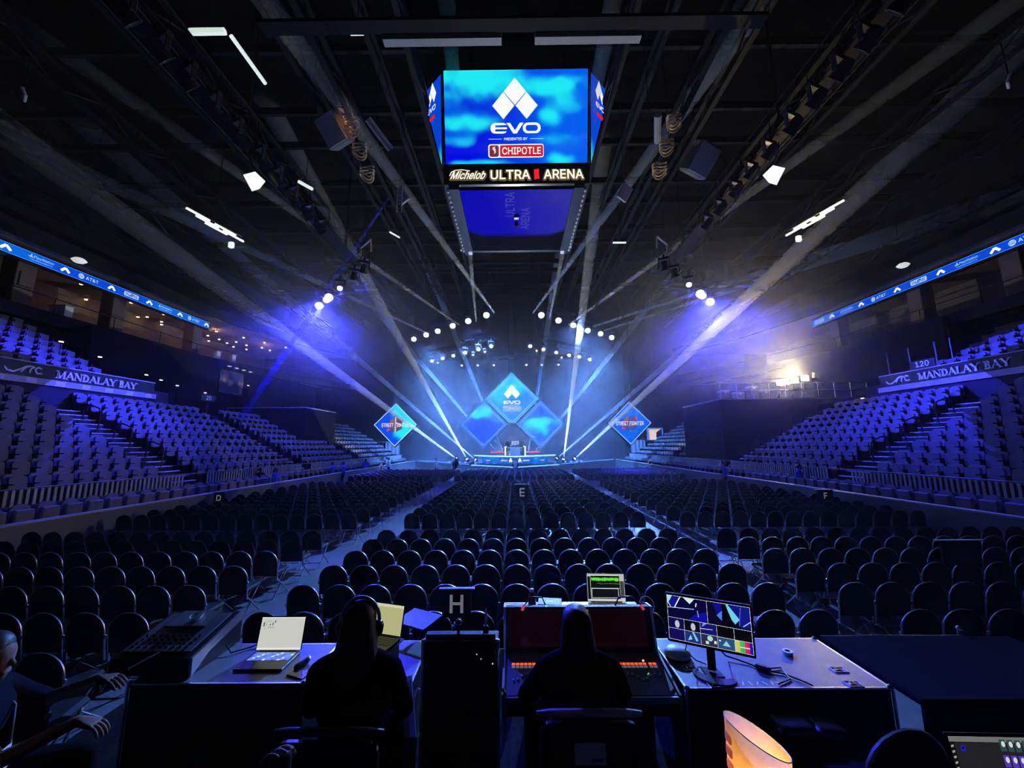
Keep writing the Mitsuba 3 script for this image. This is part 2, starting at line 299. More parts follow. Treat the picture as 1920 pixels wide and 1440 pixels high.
# stands: a low front platform, nine rows of steps, a wall with a name board, an upper block of rows
NROW, X0, Z0, TREAD, RISE = 9, 13.4, 1.2, .735, .40
AISLES = (16.4, 25.0, 34.0)
def side_box(s, x0, x1, *r): return bx(min(s * x0, s * x1), max(s * x0, s * x1), *r)
for s, side in ((-1, 'left'), (1, 'right')):
    st = num(f'grandstand_{side}')
    labels[st] = {'label': f'stepped concrete stand along the {side} side of the floor', 'category': 'stand', 'kind': 'structure'}
    part(st, 'platform', side_box(s, 12.05, 13.3, 1, 47, 0, .5), 'concrete')
    part(st, 'front_board', side_box(s, 11.95, 12.05, 1, 47, 0, .98), 'plastic_grey')
    part(st, 'ledge', side_box(s, 11.92, 12.12, 1, 47, .98, 1.02), 'light_grey')
    part(st, 'dasher', side_box(s, 13.28, X0, 1, 47, 0, 1.2), 'concrete')
    for n in range(NROW):
        part(st, 'step', side_box(s, X0 + TREAD * n, X0 + TREAD * (n + 1), 1, 47, 0, Z0 + RISE * n), 'concrete')
    wx = X0 + TREAD * NROW
    part(st, 'concourse_wall', cat(side_box(s, wx, wx + .5, 1, 22, 0, 5.44), side_box(s, wx + .04, wx + .5, 1, 22, 5.44, 5.9)), 'concrete')
    part(st, 'white_strip', side_box(s, wx - .05, wx + .04, 1, 21.15, 5.45, 5.71), 'light_grey')
    if s < 0:
        for i in range(12): part(st, 'pale_card', side_box(s, wx - .056, wx - .05, 9.2 + 1.03 * i, 9.55 + 1.03 * i, 5.48, 5.68), 'white_paint')
    part(st, 'concourse_floor', side_box(s, wx + .5, 26, 1, 47, 0, 4.9), 'concrete')
    for n in range(7):
        part(st, 'upper_step', side_box(s, wx + .5 + .75 * n, wx + .5 + .75 * (n + 1), 1, 19.6, 4.9, 5.95 + .45 * n), 'concrete')
    # name board: dark panel, top rail, letters, wave mark
    bd = thing('name_board', f'long dark board with pale serif hotel name and wave mark, {side} stand', 'sign', 'name boards over the stands')
    part(bd, 'panel', side_box(s, wx - .03, wx + .04, 2.5, 21.0, 5.72, 6.3), 'plastic_black')
    part(bd, 'top_rail', side_box(s, wx - .06, wx + .05, 2.5, 21.0, 6.3, 6.35), 'light_grey')
    M = frame((s * (wx - .035), 16.35 if s < 0 else 18.95, 6.0), (0, -s, 0), (0, 0, 1))
    # serif capitals drawn as strokes
    def serif(ch, h=.34, w=.34):
        t, n = .075, .03
        V = lambda x, a=t: sbox(x - a / 2, 0, x + a / 2, h)
        S = lambda x, y, a=.13: sbox(x - a / 2, y, x + a / 2, y + .028)
        D = lambda p, q, a: LineString([p, q]).buffer(a / 2, cap_style=2)
        if ch == 'M': return unary_union([V(.05, n), V(w - .02), D((.05, h), (w / 2, .03), t), D((w / 2, .0), (w - .03, h), n), S(.05, 0), S(w - .02, 0), S(.02, h - .028, .1), S(w - .01, h - .028, .1)]), w + .08
        if ch == 'A': return unary_union([D((.03, 0), (w / 2, h), n), D((w / 2 - .02, h), (w - .04, 0), t), sbox(.08, .1, w - .09, .13), S(.03, 0), S(w - .03, 0)]), w + .02
        if ch == 'N': return unary_union([V(.05, n), V(w - .05, n), D((.05, h), (w - .05, 0), t), S(.05, 0), S(.02, h - .028, .1), S(w - .05, h - .028)]), w + .04
        if ch == 'D': return unary_union([V(.07), Point(.1, h / 2).buffer(h / 2, 12).difference(Point(.08, h / 2).buffer(h / 2 - .035, 12)).intersection(sbox(.07, 0, 1, h)).buffer(.008), S(.07, 0), S(.07, h - .028)]), w - .02
        if ch == 'L': return unary_union([V(.07), sbox(.03, 0, .24, .03), sbox(.22, 0, .25, .08), S(.07, h - .028)]), w - .06
        if ch == 'Y': return unary_union([D((.03, h), (w / 2, .15), t), D((w - .03, h), (w / 2, .15), n), sbox(w / 2 - .035, 0, w / 2 + .04, .17), S(w / 2, 0), S(.03, h - .028), S(w - .03, h - .028)]), w + .01
        if ch == 'B': return unary_union([V(.07), *[Point(.12, y).buffer(r, 10).difference(Point(.11, y).buffer(r - .03, 10)).intersection(sbox(.08, 0, 1, h)).buffer(.01) for y, r in ((.255, .085), (.09, .095))], S(.05, 0), S(.05, h - .028)]), w - .06
    x = 0
    for ch in 'MANDALAY BAY':
        if ch == ' ': x += .16; continue
        g, adv = serif(ch)
        m = prism(affinity.translate(g, x, -.19), .03); part(bd, 'letter', mv(m, M), 'letter_white'); x += adv * .9
    ws = [[(-.30, -.02), (-.22, -.13), (-.02, -.16), (.2, -.02), (.38, .12), (.5, .15)], [(.22, -.12), (.34, .06), (.5, .15), (.62, .12)], [(.5, -.1), (.52, .04), (.62, .12)], [(.86, .1), (.76, .15), (.66, .02), (.74, -.12), (.9, -.1)]]
    if s < 0: ws = ws
    for c in ws:
        c = np.array(c) + [-1.35 if s > 0 else -1.4, 0]
        tt = np.linspace(0, len(c) - 1, 16); c = np.column_stack([np.interp(tt, range(len(c)), c[:, k]) for k in (0, 1)])
        part(bd, 'wave_mark', mv(prism(LineString(c).buffer(.03, 3), .02), M), 'letter_white')
    # the rail on the dasher: top tube and balusters, each a part up to the limit, nearest first
    rl = thing('guard_rail', f'grey steel guard rail with upright bars before the {side} stand', 'railing', 'guard rails along the stands')
    part(rl, 'top_tube', rod((s * 13.34, 1.5, 1.72), (s * 13.34, 46, 1.72), .025), 'plastic_grey')
    part(rl, 'bottom_tube', rod((s * 13.34, 1.5, 1.26), (s * 13.34, 46, 1.26), .018), 'plastic_grey')
    bar = mikit.ply(bx(-.014, .014, -.035, .035, 0, .46), 'light_grey')
    for k, y in enumerate(np.arange(5.5, 33, .16)):
        if min(abs(y - a) for a in AISLES) < .6: continue
        scene[num(rl + '__bar')] = {**bar, 'to_world': T().translate([s * 13.34, float(y), 1.26])}
    far = cat([bx(s * 13.34 - .014, s * 13.34 + .014, y - .03, y + .03, 1.26, 1.72) for y in np.arange(33, 46, .2)])
    part(rl, 'far_bars', far, 'light_grey', kind='stuff')
    # stairs in the aisles: half steps with pale nosings, hoop hand rails
    for ai, ay in enumerate(AISLES):
        sr = thing('stand_stair', f'aisle stair with pale step edges, {ordinal(ai)} from the camera in the {side} stand', 'stair', 'aisle stairs in the stands')
        for n in range(NROW):
            xa, za = X0 + TREAD * n, Z0 + RISE * n
            part(sr, 'half_step', side_box(s, xa - .36, xa + .02, ay - .55, ay + .55, za - RISE, za - RISE / 2), 'concrete')
            for xx, zz in ((xa - .36, za - RISE / 2), (xa, za)):
                part(sr, 'nosing', side_box(s, xx - .01, xx + .11, ay - .55, ay + .55, zz - .02, zz + .012), 'white_paint')
        for n in (2, 4, 6):
            xa, za = X0 + TREAD * n, Z0 + RISE * n
            h = thing('hoop_rail', f'black hoop hand rail, {ordinal(n // 2 - 1)} from the bottom of the {ordinal(ai)} aisle, {side} stand', 'hand rail', 'hoop rails on the aisle stairs')
            pts = [(s * (xa + u), ay + .02, za + .42 + v) for u, v in ((.0, -.42), (.0, .3), (.06, .44), (.2, .5), (.5, .62), (.66, .6), (.74, .45), (.74, -.02))]
            part(h, 'hoop', tube(pts, .026, 7), 'plastic_black', True)
            part(h, 'foot_plate', cat(cb(s * xa - .06, s * xa + .06, ay - .05, ay + .09, za, za + .015), cb(s * (xa + .74) - .06, s * (xa + .74) + .06, ay - .05, ay + .09, za + RISE, za + RISE + .015)), 'plastic_black')

# ------------------------------------------------------------------ seats of the stands
def arch(w, z0, z1, ry, n=9):
    """outline of a panel with a round top, from z0 to z1"""
    a = np.linspace(0, PI, n)
    return Polygon([(-w / 2, z0), (w / 2, z0)] + [(w / 2 * math.cos(t), z1 - ry + ry * math.sin(t)) for t in a])
def upright(poly, thick, y, tilt=0):
    m = prism(poly, thick); m.apply_transform(np.array([[1, 0, 0, 0], [0, 0, -1, 0], [0, 1, 0, 0], [0, 0, 0, 1.0]]))   # outline in x-z, thickness along -y
    z = m.vertices[:, 2].copy(); m.apply_translation([0, y, 0]); m.vertices[:, 1] += -tilt * (z - .42); return m
def soft(m, r=.012): return m
seat_parts = [('backrest', mikit.ply(upright(rrect(.47, .50, .09, 0, .64), .06, -.17, .2), 'seat_mat', 30)),
              ('cushion', mikit.ply(mv(upright(rrect(.42, .40, .08, 0, .62), .07, -.06, .1), mat4()), 'seat_mat', 30)),
              ('armrest', mikit.ply(cat(cb(-.275, -.235, -.2, .12, .60, .635, .01), cb(-.265, -.245, -.16, -.06, 0, .6, .005)), 'plastic_black')),
              ('armrest', mikit.ply(cat(cb(.235, .275, -.2, .12, .60, .635, .01), cb(.245, .265, -.16, -.06, 0, .6, .005)), 'plastic_black'))]
round_parts = [('backrest', mikit.ply(upright(arch(.5, .36, .86, .24), .05, -.16, .15), 'seat_mat', 30)),
               ('cushion', mikit.ply(cb(-.22, .22, -.18, -.06, .36, .72, .03), 'seat_mat')),
               ('leg', mikit.ply(cb(-.18, -.14, -.2, .05, 0, .4, .005), 'plastic_black')), ('leg', mikit.ply(cb(.14, .18, -.2, .05, 0, .4, .005), 'plastic_black'))]
seats = []
for s in (-1, 1):
    side = 'left' if s < 0 else 'right'
    for n in range(-1, NROW):
        x, z = (12.75, .5) if n < 0 else (X0 + TREAD * (n + .55), Z0 + RISE * n)
        ys = [y for y in np.arange(4.0, 46, .58) if min(abs(y - a) for a in AISLES) > (.82 if n >= 0 else -1)]
        for j, y in enumerate(ys): seats.append((s, side, n, j, x, y, z, False))
    for n in range(7):
        x, z = 20.52 + .75 * (n + .6), 5.95 + .45 * n
        for j, y in enumerate(np.arange(5.0, 19.2 - (.55 * n if s > 0 else 0), .58)): seats.append((s, side, n, j, x, y, z, True))
def in_frame(p, m=20):
    u, v, z = pix(p); return z > .3 and -m < u < 1920 + m and -m < v < 1440 + m
shown, beyond = [], []
for t in seats:
    p = (t[0] * t[4], t[5], t[6] + .6)
    if t[0] < 0 and 16.1 < t[4] < 22.8 and 29.6 < t[5] < 35.3 or t[0] > 0 and 13.7 < t[4] < 20.6 and 25.7 < t[5] < 32.3: continue      # where the draped platforms stand
    if in_frame(p): shown.append((pix(p)[2] * (1.25 if t[7] else 1), t))
    elif in_frame(p, 500): beyond.append((99, t))
shown.sort(key=lambda q: q[0])
sec = lambda y: sum(y > a for a in AISLES)
rest = {'backs': [], 'arms': []}
low_back = cat(bx(-.235, .235, -.23, -.17, .39, .88)); low_cush = bx(-.2, .2, -.14, -.07, .42, .8); low_arm = cat(bx(-.27, -.24, -.2, .1, .0, .63), bx(.24, .27, -.2, .1, 0, .63))
far_back = upright(arch(.48, .38, .88, .12, 6), .06, -.17, .2)
for rank, (dist, (s, side, n, j, x, y, z, upper)) in enumerate(shown + beyond):
    M = mat4((s * x, y, z), -s * -PI / 2)                       # faces the floor
    if rank < 300:
        k = sum(1 for q in shown[:rank] if q[1][0] == s and q[1][2] == n and q[1][7] == upper)
        if upper: lab = f'grey stadium seat, {ordinal(n)} row above the name board, {ordinal(min(k, 29))} seat from the camera, {side}'
        elif n < 0: lab = f'round-backed grey seat in the {side} front row by the floor ledge, {ordinal(min(k, 29))} from the camera'
        else: lab = f'grey stadium seat, {ordinal(n)} row behind the {side} guard rail, {ordinal(min(k, 29))} from the camera'
        g = 'upper seats above the name boards' if upper else 'front row seats along the ledge' if n < 0 else 'seats of the lower stands'
        key = thing('front_row_seat' if n < 0 else 'stadium_seat', lab, 'seat', g)
        copies(key, round_parts if n < 0 else seat_parts, M)
    else:
        rest['backs'].append(mv(cat(far_back, low_cush), M)); rest['arms'].append(mv(low_arm, M))
key = thing('distant_stadium_seats', 'grey stadium seats filling the far rows of both stands', 'seats', kind='stuff')
part(key, 'seat_shells', cat(rest['backs']), 'seat_mat', kind='stuff'); part(key, 'seat_arms', cat(rest['arms']), 'plastic_black', kind='stuff')

# ------------------------------------------------------------------ folding chairs on the floor
pad_back = upright(arch(.43, .40, .84, .19, 13), .032, -.20, .14)
rim = [(-.225, .3), (-.225, .62)] + [(.225 * math.cos(t), .645 + .205 * math.sin(t)) for t in np.linspace(PI, 0, 11)] + [(.225, .62), (.225, .3)]
rim3 = [(x, -.216 - .14 * (z - .42), z) for x, z in rim]
chair_parts = [('backrest', mikit.ply(pad_back, 'chair_pad', 35)), ('seat', mikit.ply(cb(-.215, .215, -.20, .22, .40, .465, .025), 'chair_pad')),
               ('back_frame', mikit.ply(cat(tube(rim3, .0125, 6), cb(-.25, -.222, -.255, -.225, .56, .60, .006), cb(.222, .25, -.255, -.225, .56, .60, .006)), 'chair_metal', 40)),
               ('leg', mikit.ply(rod((-.225, -.2, .34), (-.225, .2, 0), .011), 'chair_metal', 40)), ('leg', mikit.ply(rod((.225, -.2, .34), (.225, .2, 0), .011), 'chair_metal', 40)),
               ('leg', mikit.ply(rod((-.205, .14, .42), (-.205, -.27, 0), .011), 'chair_metal', 40)), ('leg', mikit.ply(rod((.205, .14, .42), (.205, -.27, 0), .011), 'chair_metal', 40)),
               ('stretcher', mikit.ply(rod((-.205, -.18, .10), (.205, -.18, .10), .009), 'chair_metal', 40))]
mid_parts = [chair_parts[0], chair_parts[1], ('frame', mikit.ply(cat(tube(rim3[::2] + rim3[-1:], .0125, 4), *[rod(a, b, .011, 3) for a, b in (((-.225, -.2, .34), (-.225, .2, 0)), ((.225, -.2, .34), (.225, .2, 0)),
             ((-.205, .14, .42), (-.205, -.27, 0)), ((.205, .14, .42), (.205, -.27, 0)), ((-.205, -.18, .10), (.205, -.18, .10)))]), 'chair_metal', 40))]
far_pad = cat(upright(arch(.43, .40, .84, .19, 6), .032, -.20, .14), bx(-.215, .215, -.20, .22, .40, .465)); far_rim = cat(tube(rim3[::3] + rim3[-1:], .014, 4), *[rod(a, b, .011, 3) for a, b in (((-.225, -.2, .34), (-.225, .2, 0)), ((.225, -.2, .34), (.225, .2, 0)))])
chairs = []
hrows = [5.2, 6.1, 7.0, 7.9, 8.8, 9.7]; erows = [11.95 + .97 * k for k in range(12)]; frows = [26.6 + .98 * k for k in range(8)]
for ri, y in enumerate(hrows + erows):
    for j in range(14): chairs.append((-3.02 + .505 * j, y, 'centre', ri, j, 0))
for ri, y in enumerate(frows):
    for j in range(16): chairs.append((-3.85 + .505 * j, y, 'front', ri, j, 0))
for s in (-1, 1):
    side = 'left' if s < 0 else 'right'
    for ri, y in enumerate([4.3] + hrows + erows + frows):
        inner = 4.45 + min(y, 12) * .035
        for j in range(14 if y < 26 else 13):
            if inner + .51 * j > 11.6: continue
            chairs.append((s * (inner + .51 * j) + (.12 if s > 0 else 0), y, side, ri, j, s * -.04))
vis = sorted([(pix((c[0], c[1], .7))[2], c) for c in chairs if in_frame((c[0], c[1], .8), 40)], key=lambda q: q[0])
rest = {'pads': [], 'rims': []}
for rank, (dist, (x, y, blk, ri, j, rot)) in enumerate(vis):
    M = mat4((x, y, 0), rot + rng.uniform(-.03, .03))
    if rank < 300:
        if blk == 'centre': lab = f'black padded folding chair, {ordinal(j)} from the left in the {ordinal(ri)} centre row from the desks'
        else: lab = f'black padded folding chair, {ordinal(j)} from the aisle in the {ordinal(ri)} row of the {blk} block'
        key = thing('folding_chair', lab, 'chair', f'folding chairs of the {blk} block')
        copies(key, chair_parts if rank < 150 else mid_parts, M)
    else:
        rest['pads'].append(mv(far_pad, M)); rest['rims'].append(mv(far_rim, M))
key = thing('distant_folding_chairs', 'black folding chairs in the far rows before the stage', 'chairs', kind='stuff')
part(key, 'chair_pads', cat(rest['pads']), 'chair_pad', kind='stuff'); part(key, 'chair_rims', cat(rest['rims']), 'chair_metal', kind='stuff')

# row letter signs on posts
def row_sign(x, y, z, w, h, ch, label, lh, lit=True, post=True):
    k = thing('section_sign', label, 'sign', 'section letter signs')
    part(k, 'panel', cb(x - w / 2, x + w / 2, y - .02, y + .02, z, z + h, .006), 'plastic_black')
    part(k, 'top_edge', cb(x - w * .62, x + w * .62, y - .03, y + .03, z + h, z + h + .018, .004), 'light_grey')
    part(k, 'post', rod((x, y, 0), (x, y, z), .018), 'plastic_black')
    part(k, 'foot', cb(x - .15, x + .15, y - .1, y + .1, 0, .015, .004), 'plastic_black')
    if ch: ink(k, 'letter', frame((x, y - .021, z + h / 2), (1, 0, 0), (0, 0, 1)), letters(ch, lh), 'letter_white', emitter=em((120, 124, 128), .55, 1e-4))  # faint glow added to the letters so they read in the dark
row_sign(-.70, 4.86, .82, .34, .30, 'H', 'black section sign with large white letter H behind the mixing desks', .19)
row_sign(.22, 13.3, .98, .40, .50, 'E', 'black section sign with small letter E in the centre block', .26)
row_sign(-11.6, 15.5, .62, .40, .42, 'D', 'black section sign with letter D at the left block', .22)
row_sign(12.2 - 1.0, 14.5, .70, .55, .4, 'F', 'black section sign with letter F at the right block', .2)
row_sign(7.3, 6.75, .82, .62, .36, None, 'blank black sign board standing among the right chairs', .2)
row_sign(-13.0 + 1.4, 34.0, .95, .35, .4, 'A', 'far section sign with letter A left of the stage', .4)
row_sign(12.2 - .6, 34.0, 1.0, .35, .4, 'C', 'far section sign with letter C right of the stage', .4)
# ------------------------------------------------------------------ logos
CY, DB, WHT, RED = (30, 235, 245), (0, 30, 225), (255, 255, 255), (205, 30, 45)
def diamond(cx, cy, hw, hh, k=.955): return Polygon([(cx - hw * k, cy), (cx, cy - hh * k), (cx + hw * k, cy), (cx, cy + hh * k)])
def mark(cx, cy, s, c=WHT):
    """three diamonds: one above two"""
    return [(diamond(cx + x * s, cy + y * s, .5 * s, .575 * s), c) for x, y in ((0, .575), (-.5, 0), (.5, 0))]
def wordmark(cx, cy, w, c=WHT):
    s = w / 2.5
    E_ = rrect(.86, .51, .24, -.82, 0).difference(sbox(-1.0, .045, 0, .145)).difference(sbox(-1.0, -.145, 0, -.045)).intersection(sbox(-2, -1, -.42, 1))
    V_ = Polygon([(-.46, .255), (-.27, .255), (-.03, -.1), (.21, .255), (.40, .255), (.06, -.255), (-.12, -.255)])
    O_ = rrect(.90, .51, .25, .80, 0).difference(rrect(.60, .28, .135, .80, 0))
    return [(affinity.translate(affinity.scale(g, s, s, origin=(0, 0)), cx, cy), c) for g in (E_, V_, O_)]
def pepper(cx, cy, s):
    t = np.linspace(0, 1, 12); p = np.column_stack([.16 * np.sin(t * 2.6) - .05, .3 - .62 * t])
    body = unary_union([Point(*q).buffer(.15 * (1 - u) ** .6 + .02, 5) for q, u in zip(p, t)])
    stem = LineString([(-.05, .3), (.02, .45), (.12, .5)]).buffer(.04)
    return affinity.translate(affinity.scale(unary_union([body, stem]), s, s, origin=(0, 0)), cx, cy)
def sponsor(cx, cy, w, mono=False):
    h = w * .235; r = h * .18
    if mono:
        return [(rrect(w, h, r, cx, cy).difference(rrect(w - h * .2, h * .8, r * .8, cx, cy)), WHT), (letters('CHIPOTLE', h * .42, cx + w * .1, cy, fit=w * .64), WHT), (sbox(cx - w * .3, cy - h * .4, cx - w * .28, cy + h * .4), WHT),
                (pepper(cx - w * .385, cy, h * .6), WHT)]
    return [(rrect(w, h, r, cx, cy), WHT), (rrect(w * .775, h * .84, r * .7, cx + w * .1, cy), RED), (rrect(w * .165, h * .84, r * .7, cx - w * .395, cy), (120, 45, 60)),
            (pepper(cx - w * .395, cy, h * .62), (235, 215, 220)), (letters('CHIPOTLE', h * .5, cx + w * .1, cy, fit=w * .70), WHT)]
def swirl(seed, parts, base=(0, 35, 228), hot=(30, 235, 245), sc=.6, base2=None):
    b0, b1, hcol = lin(base), lin(base2 or base), lin(hot)
    parts = [tuple(map(float, q)) for q in parts]
    def fn(x, y):
        wx = mikit.fbm(x * sc + seed, y * sc, seed, 3) - .5; wy = mikit.fbm(x * sc + 9 + seed, y * sc + 4, seed, 3) - .5
        f = mi.Float(0)
        for cx, cy, rx, ry, a in parts:
            u, v = (x - cx + 1.6 * wx * rx) / rx, (y - cy + 1.6 * wy * ry) / ry
            f += a * dr.exp(-(u * u + v * v))
        f *= .8 + .5 * mikit.fbm(x * sc * 2, y * sc * 2, seed + 5, 3)
        return mikit.mix(mikit.mix(b0, b1, mikit.smoothstep(-2.5, 3.0, x)), hcol, mikit.smoothstep(.12, 1.0, f))
    return fn

# ------------------------------------------------------------------ centre-hung scoreboard
sb = thing('scoreboard', 'centre-hung scoreboard with glowing blue screens and white lettering band', 'scoreboard')
XC = .18
def hexa(pts):
    return trimesh.convex.convex_hull(np.array(pts, float))
part(sb, 'housing', hexa([(XC + x * w, y, z) for x in (-1, 1) for w, y, z in ((3.52, 17.62, 16.6), (3.52, 16.55, 21.2), (4.3, 18.6, 21.5), (4.3, 25, 21.3), (3.55, 24, 16.6))]), 'fixture_black')
MF = frame((XC, 17.5, 16.7), (1, 0, 0), (0, -1.1, 4.4))
led(sb, 'front_screen', MF, sbox(-3.57, 0, 3.57, 4.535), swirl(3, [(-3.0, 4.4, 2.6, 1.15, 1.35), (1.8, 3.75, 1.7, .45, 1.1), (2.5, 3.0, .9, .45, .7), (-2.5, 2.1, 1.5, .38, .95), (-3.0, 1.3, .9, .3, .6), (1.7, 2.25, .5, .4, .9), (1.9, 1.2, 1.3, .4, .45), (2.2, .3, .9, .3, .85), (-2.2, .1, 1.7, .2, .7)], base=(0, 8, 228), base2=(0, 92, 245), sc=.8), 1.0, 2.5)
px2 = lambda x, y: ((x - 966.5) / 268 * 7.14, (311 - y) / 180 * 4.535)
it = mark(-.05, 2.84, 1.16) + wordmark(*px2(965.5, 240.5), 2.52)
it += [(sbox(*px2(914, 261.3), *px2(939.5, 260.6)), WHT), (sbox(*px2(992, 261.3), *px2(1017.5, 260.6)), WHT), (letters('PRESENTED BY', .125, *px2(965.5, 260.9), fit=1.17), WHT)]
it += sponsor(*px2(966, 283.6), 2.78)
paint(sb, 'front_logo', MF, it, .03, .002)
for s, n in ((-1, 'left'), (1, 'right')):
    A, B, C = np.array((XC + s * 3.68, 16.45, 21.0)), np.array((XC + s * 5.05, 18.4, 21.8)), np.array((XC + s * 3.72, 17.5, 16.6))
    yd = (A + (B - A) * .15) - C; xd = (B - A) * s
    M = frame(C, xd, yd); inv = np.linalg.inv(M)
    P = [(inv @ np.append(q, 1))[:2] for q in (A, B, C)]
    led(sb, 'side_screen', M, Polygon(P), swirl(5 + s, [(P[2][0], P[2][1] + .4, 1.2, .9, .8), (P[1][0], P[1][1], .8, .6, .3)], base=(0, 70, 225)), .9, .3)
    cx, cy = (P[0] + P[1]) / 2 + np.array([-.1 * s, -.75])
    it = mark(cx, cy + .1, .62) + wordmark(cx - .02, cy - .48, 1.2) + [(sbox(cx - .58, cy - 1.05, cx + .55, cy - .83), RED)]
    paint(sb, 'side_logo', M, it, .02, .002)
    part(sb, 'edge_trim', tube([A, C], .04, 6), 'plastic_grey')
# band with the lit channel letters
part(sb, 'band', hexa([(XC + x * 3.6, y, z) for x in (-1, 1) for y, z in ((17.25, 15.5), (17.25, 16.62), (24, 15.45), (24, 16.6))]), 'plastic_black')
MB = frame((XC, 17.24, 15.97), (1, 0, 0), (0, 0, 1))
px3 = lambda x, y: ((x - 967.5) / 264 * 7.0, (330 - y) / 28 * .79)
GOLD = (255, 250, 225)
it = [(letters('Michelob', .40, *px3(877, 330), shear=.38, fit=1.72), GOLD), (LineString([px3(843, 331), px3(846, 324), px3(853, 320.5), px3(866, 319.5), px3(880, 322)]).buffer(.022, 3), GOLD),
      (letters('ULTRA', .48, *px3(956, 330), fit=1.96), GOLD), (letters('ARENA', .48, *px3(1055, 330), fit=1.96), GOLD), (Polygon([px3(1000, 321), px3(1009, 319), px3(1010, 340), px3(1005, 338.5), px3(1000.5, 341)]), (225, 25, 30))]
paint(sb, 'lettering', MB, it, .05, .002, 1.3)
for v, f in [x[0] for x in it if isinstance(x[0], tuple)]: pass
paint(sb, 'lettering_halo', MB, [(unary_union([Polygon(p[0][0][p[0][1][k]]).buffer(.07, 2) for p in it if isinstance(p[0], tuple) for k in range(len(p[0][1]))]), (95, 82, 48))], .012, .0)
# underside: blue screen, frame, line arrays of clips at the sides
MU = frame((XC, 17.35, 15.44), (1, 0, 0), (0, 1, 0)) @ np.diag([1, 1, -1, 1.0])
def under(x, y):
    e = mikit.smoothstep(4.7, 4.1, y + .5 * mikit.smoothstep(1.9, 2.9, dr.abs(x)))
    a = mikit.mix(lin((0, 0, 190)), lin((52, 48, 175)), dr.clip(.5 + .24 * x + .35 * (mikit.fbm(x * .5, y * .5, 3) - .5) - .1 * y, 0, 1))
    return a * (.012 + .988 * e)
MU2 = frame((XC, 17.35, 15.44), (1, 0, 0), (0, 1, 0))
v, f = flat(sbox(-2.85, .2, 2.85, 6.3)); uv = (v - v.min(0)) / np.ptp(v, axis=0)
V = np.column_stack([v[:, 0] + XC, v[:, 1] + 17.35, np.full(len(v), 15.40)])
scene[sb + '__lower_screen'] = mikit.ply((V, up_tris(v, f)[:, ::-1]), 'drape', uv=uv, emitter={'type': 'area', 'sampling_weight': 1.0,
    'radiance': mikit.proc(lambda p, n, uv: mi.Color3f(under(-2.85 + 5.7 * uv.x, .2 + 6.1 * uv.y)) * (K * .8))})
MT = np.array([[0, -1, 0, XC], [-1, 0, 0, 20.6], [0, 0, -1, 15.385], [0, 0, 0, 1.0]])      # reflection of the lettering, painted as faint glowing letters on the underside
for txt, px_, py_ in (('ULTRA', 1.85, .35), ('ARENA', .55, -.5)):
    ink(sb, 'painted_reflection', MT, letters(txt, .46, px_, py_, fit=2.1), 'drape', 0, emitter=em((70, 66, 186), .8, 1e-4))
part(sb, 'camera_dome', cat(cb(XC - .15, XC + .15, 19.6, 19.85, 15.2, 15.4, .02), lathe([(0, -.2), (.1, -.17), (.12, 0), (.1, .1), (0, .12)], 12, (XC, 20.4, 15.3))), 'plastic_black')
for s in (-1, 1):
    part(sb, 'lower_frame', bx(XC + s * 3.1 - .25, XC + s * 3.1 + .25, 17.3, 24, 15.28, 15.48), 'plastic_black')
    for k in range(16):
        part(sb, 'clip', cb(XC + s * 3.45 - .05, XC + s * 3.45 + .05, 17.6 + .4 * k, 17.82 + .4 * k, 15.38, 15.6, .02), 'white_paint')
    part(sb, 'corner_lamp', lathe([(0, -.08), (.12, -.06), (.14, .06), (0, .07)], 10, (XC + s * 3.0, 23.6, 15.2)), 'plastic_black', emitter=em((190, 200, 255), .8))
for s in (-1, 1):
    for y in (18.2, 23):
        part(sb, 'hanger', rod((XC + s * 2.5, y, 21), (XC + s * 2.5, y, 25), .05), 'fixture_black')

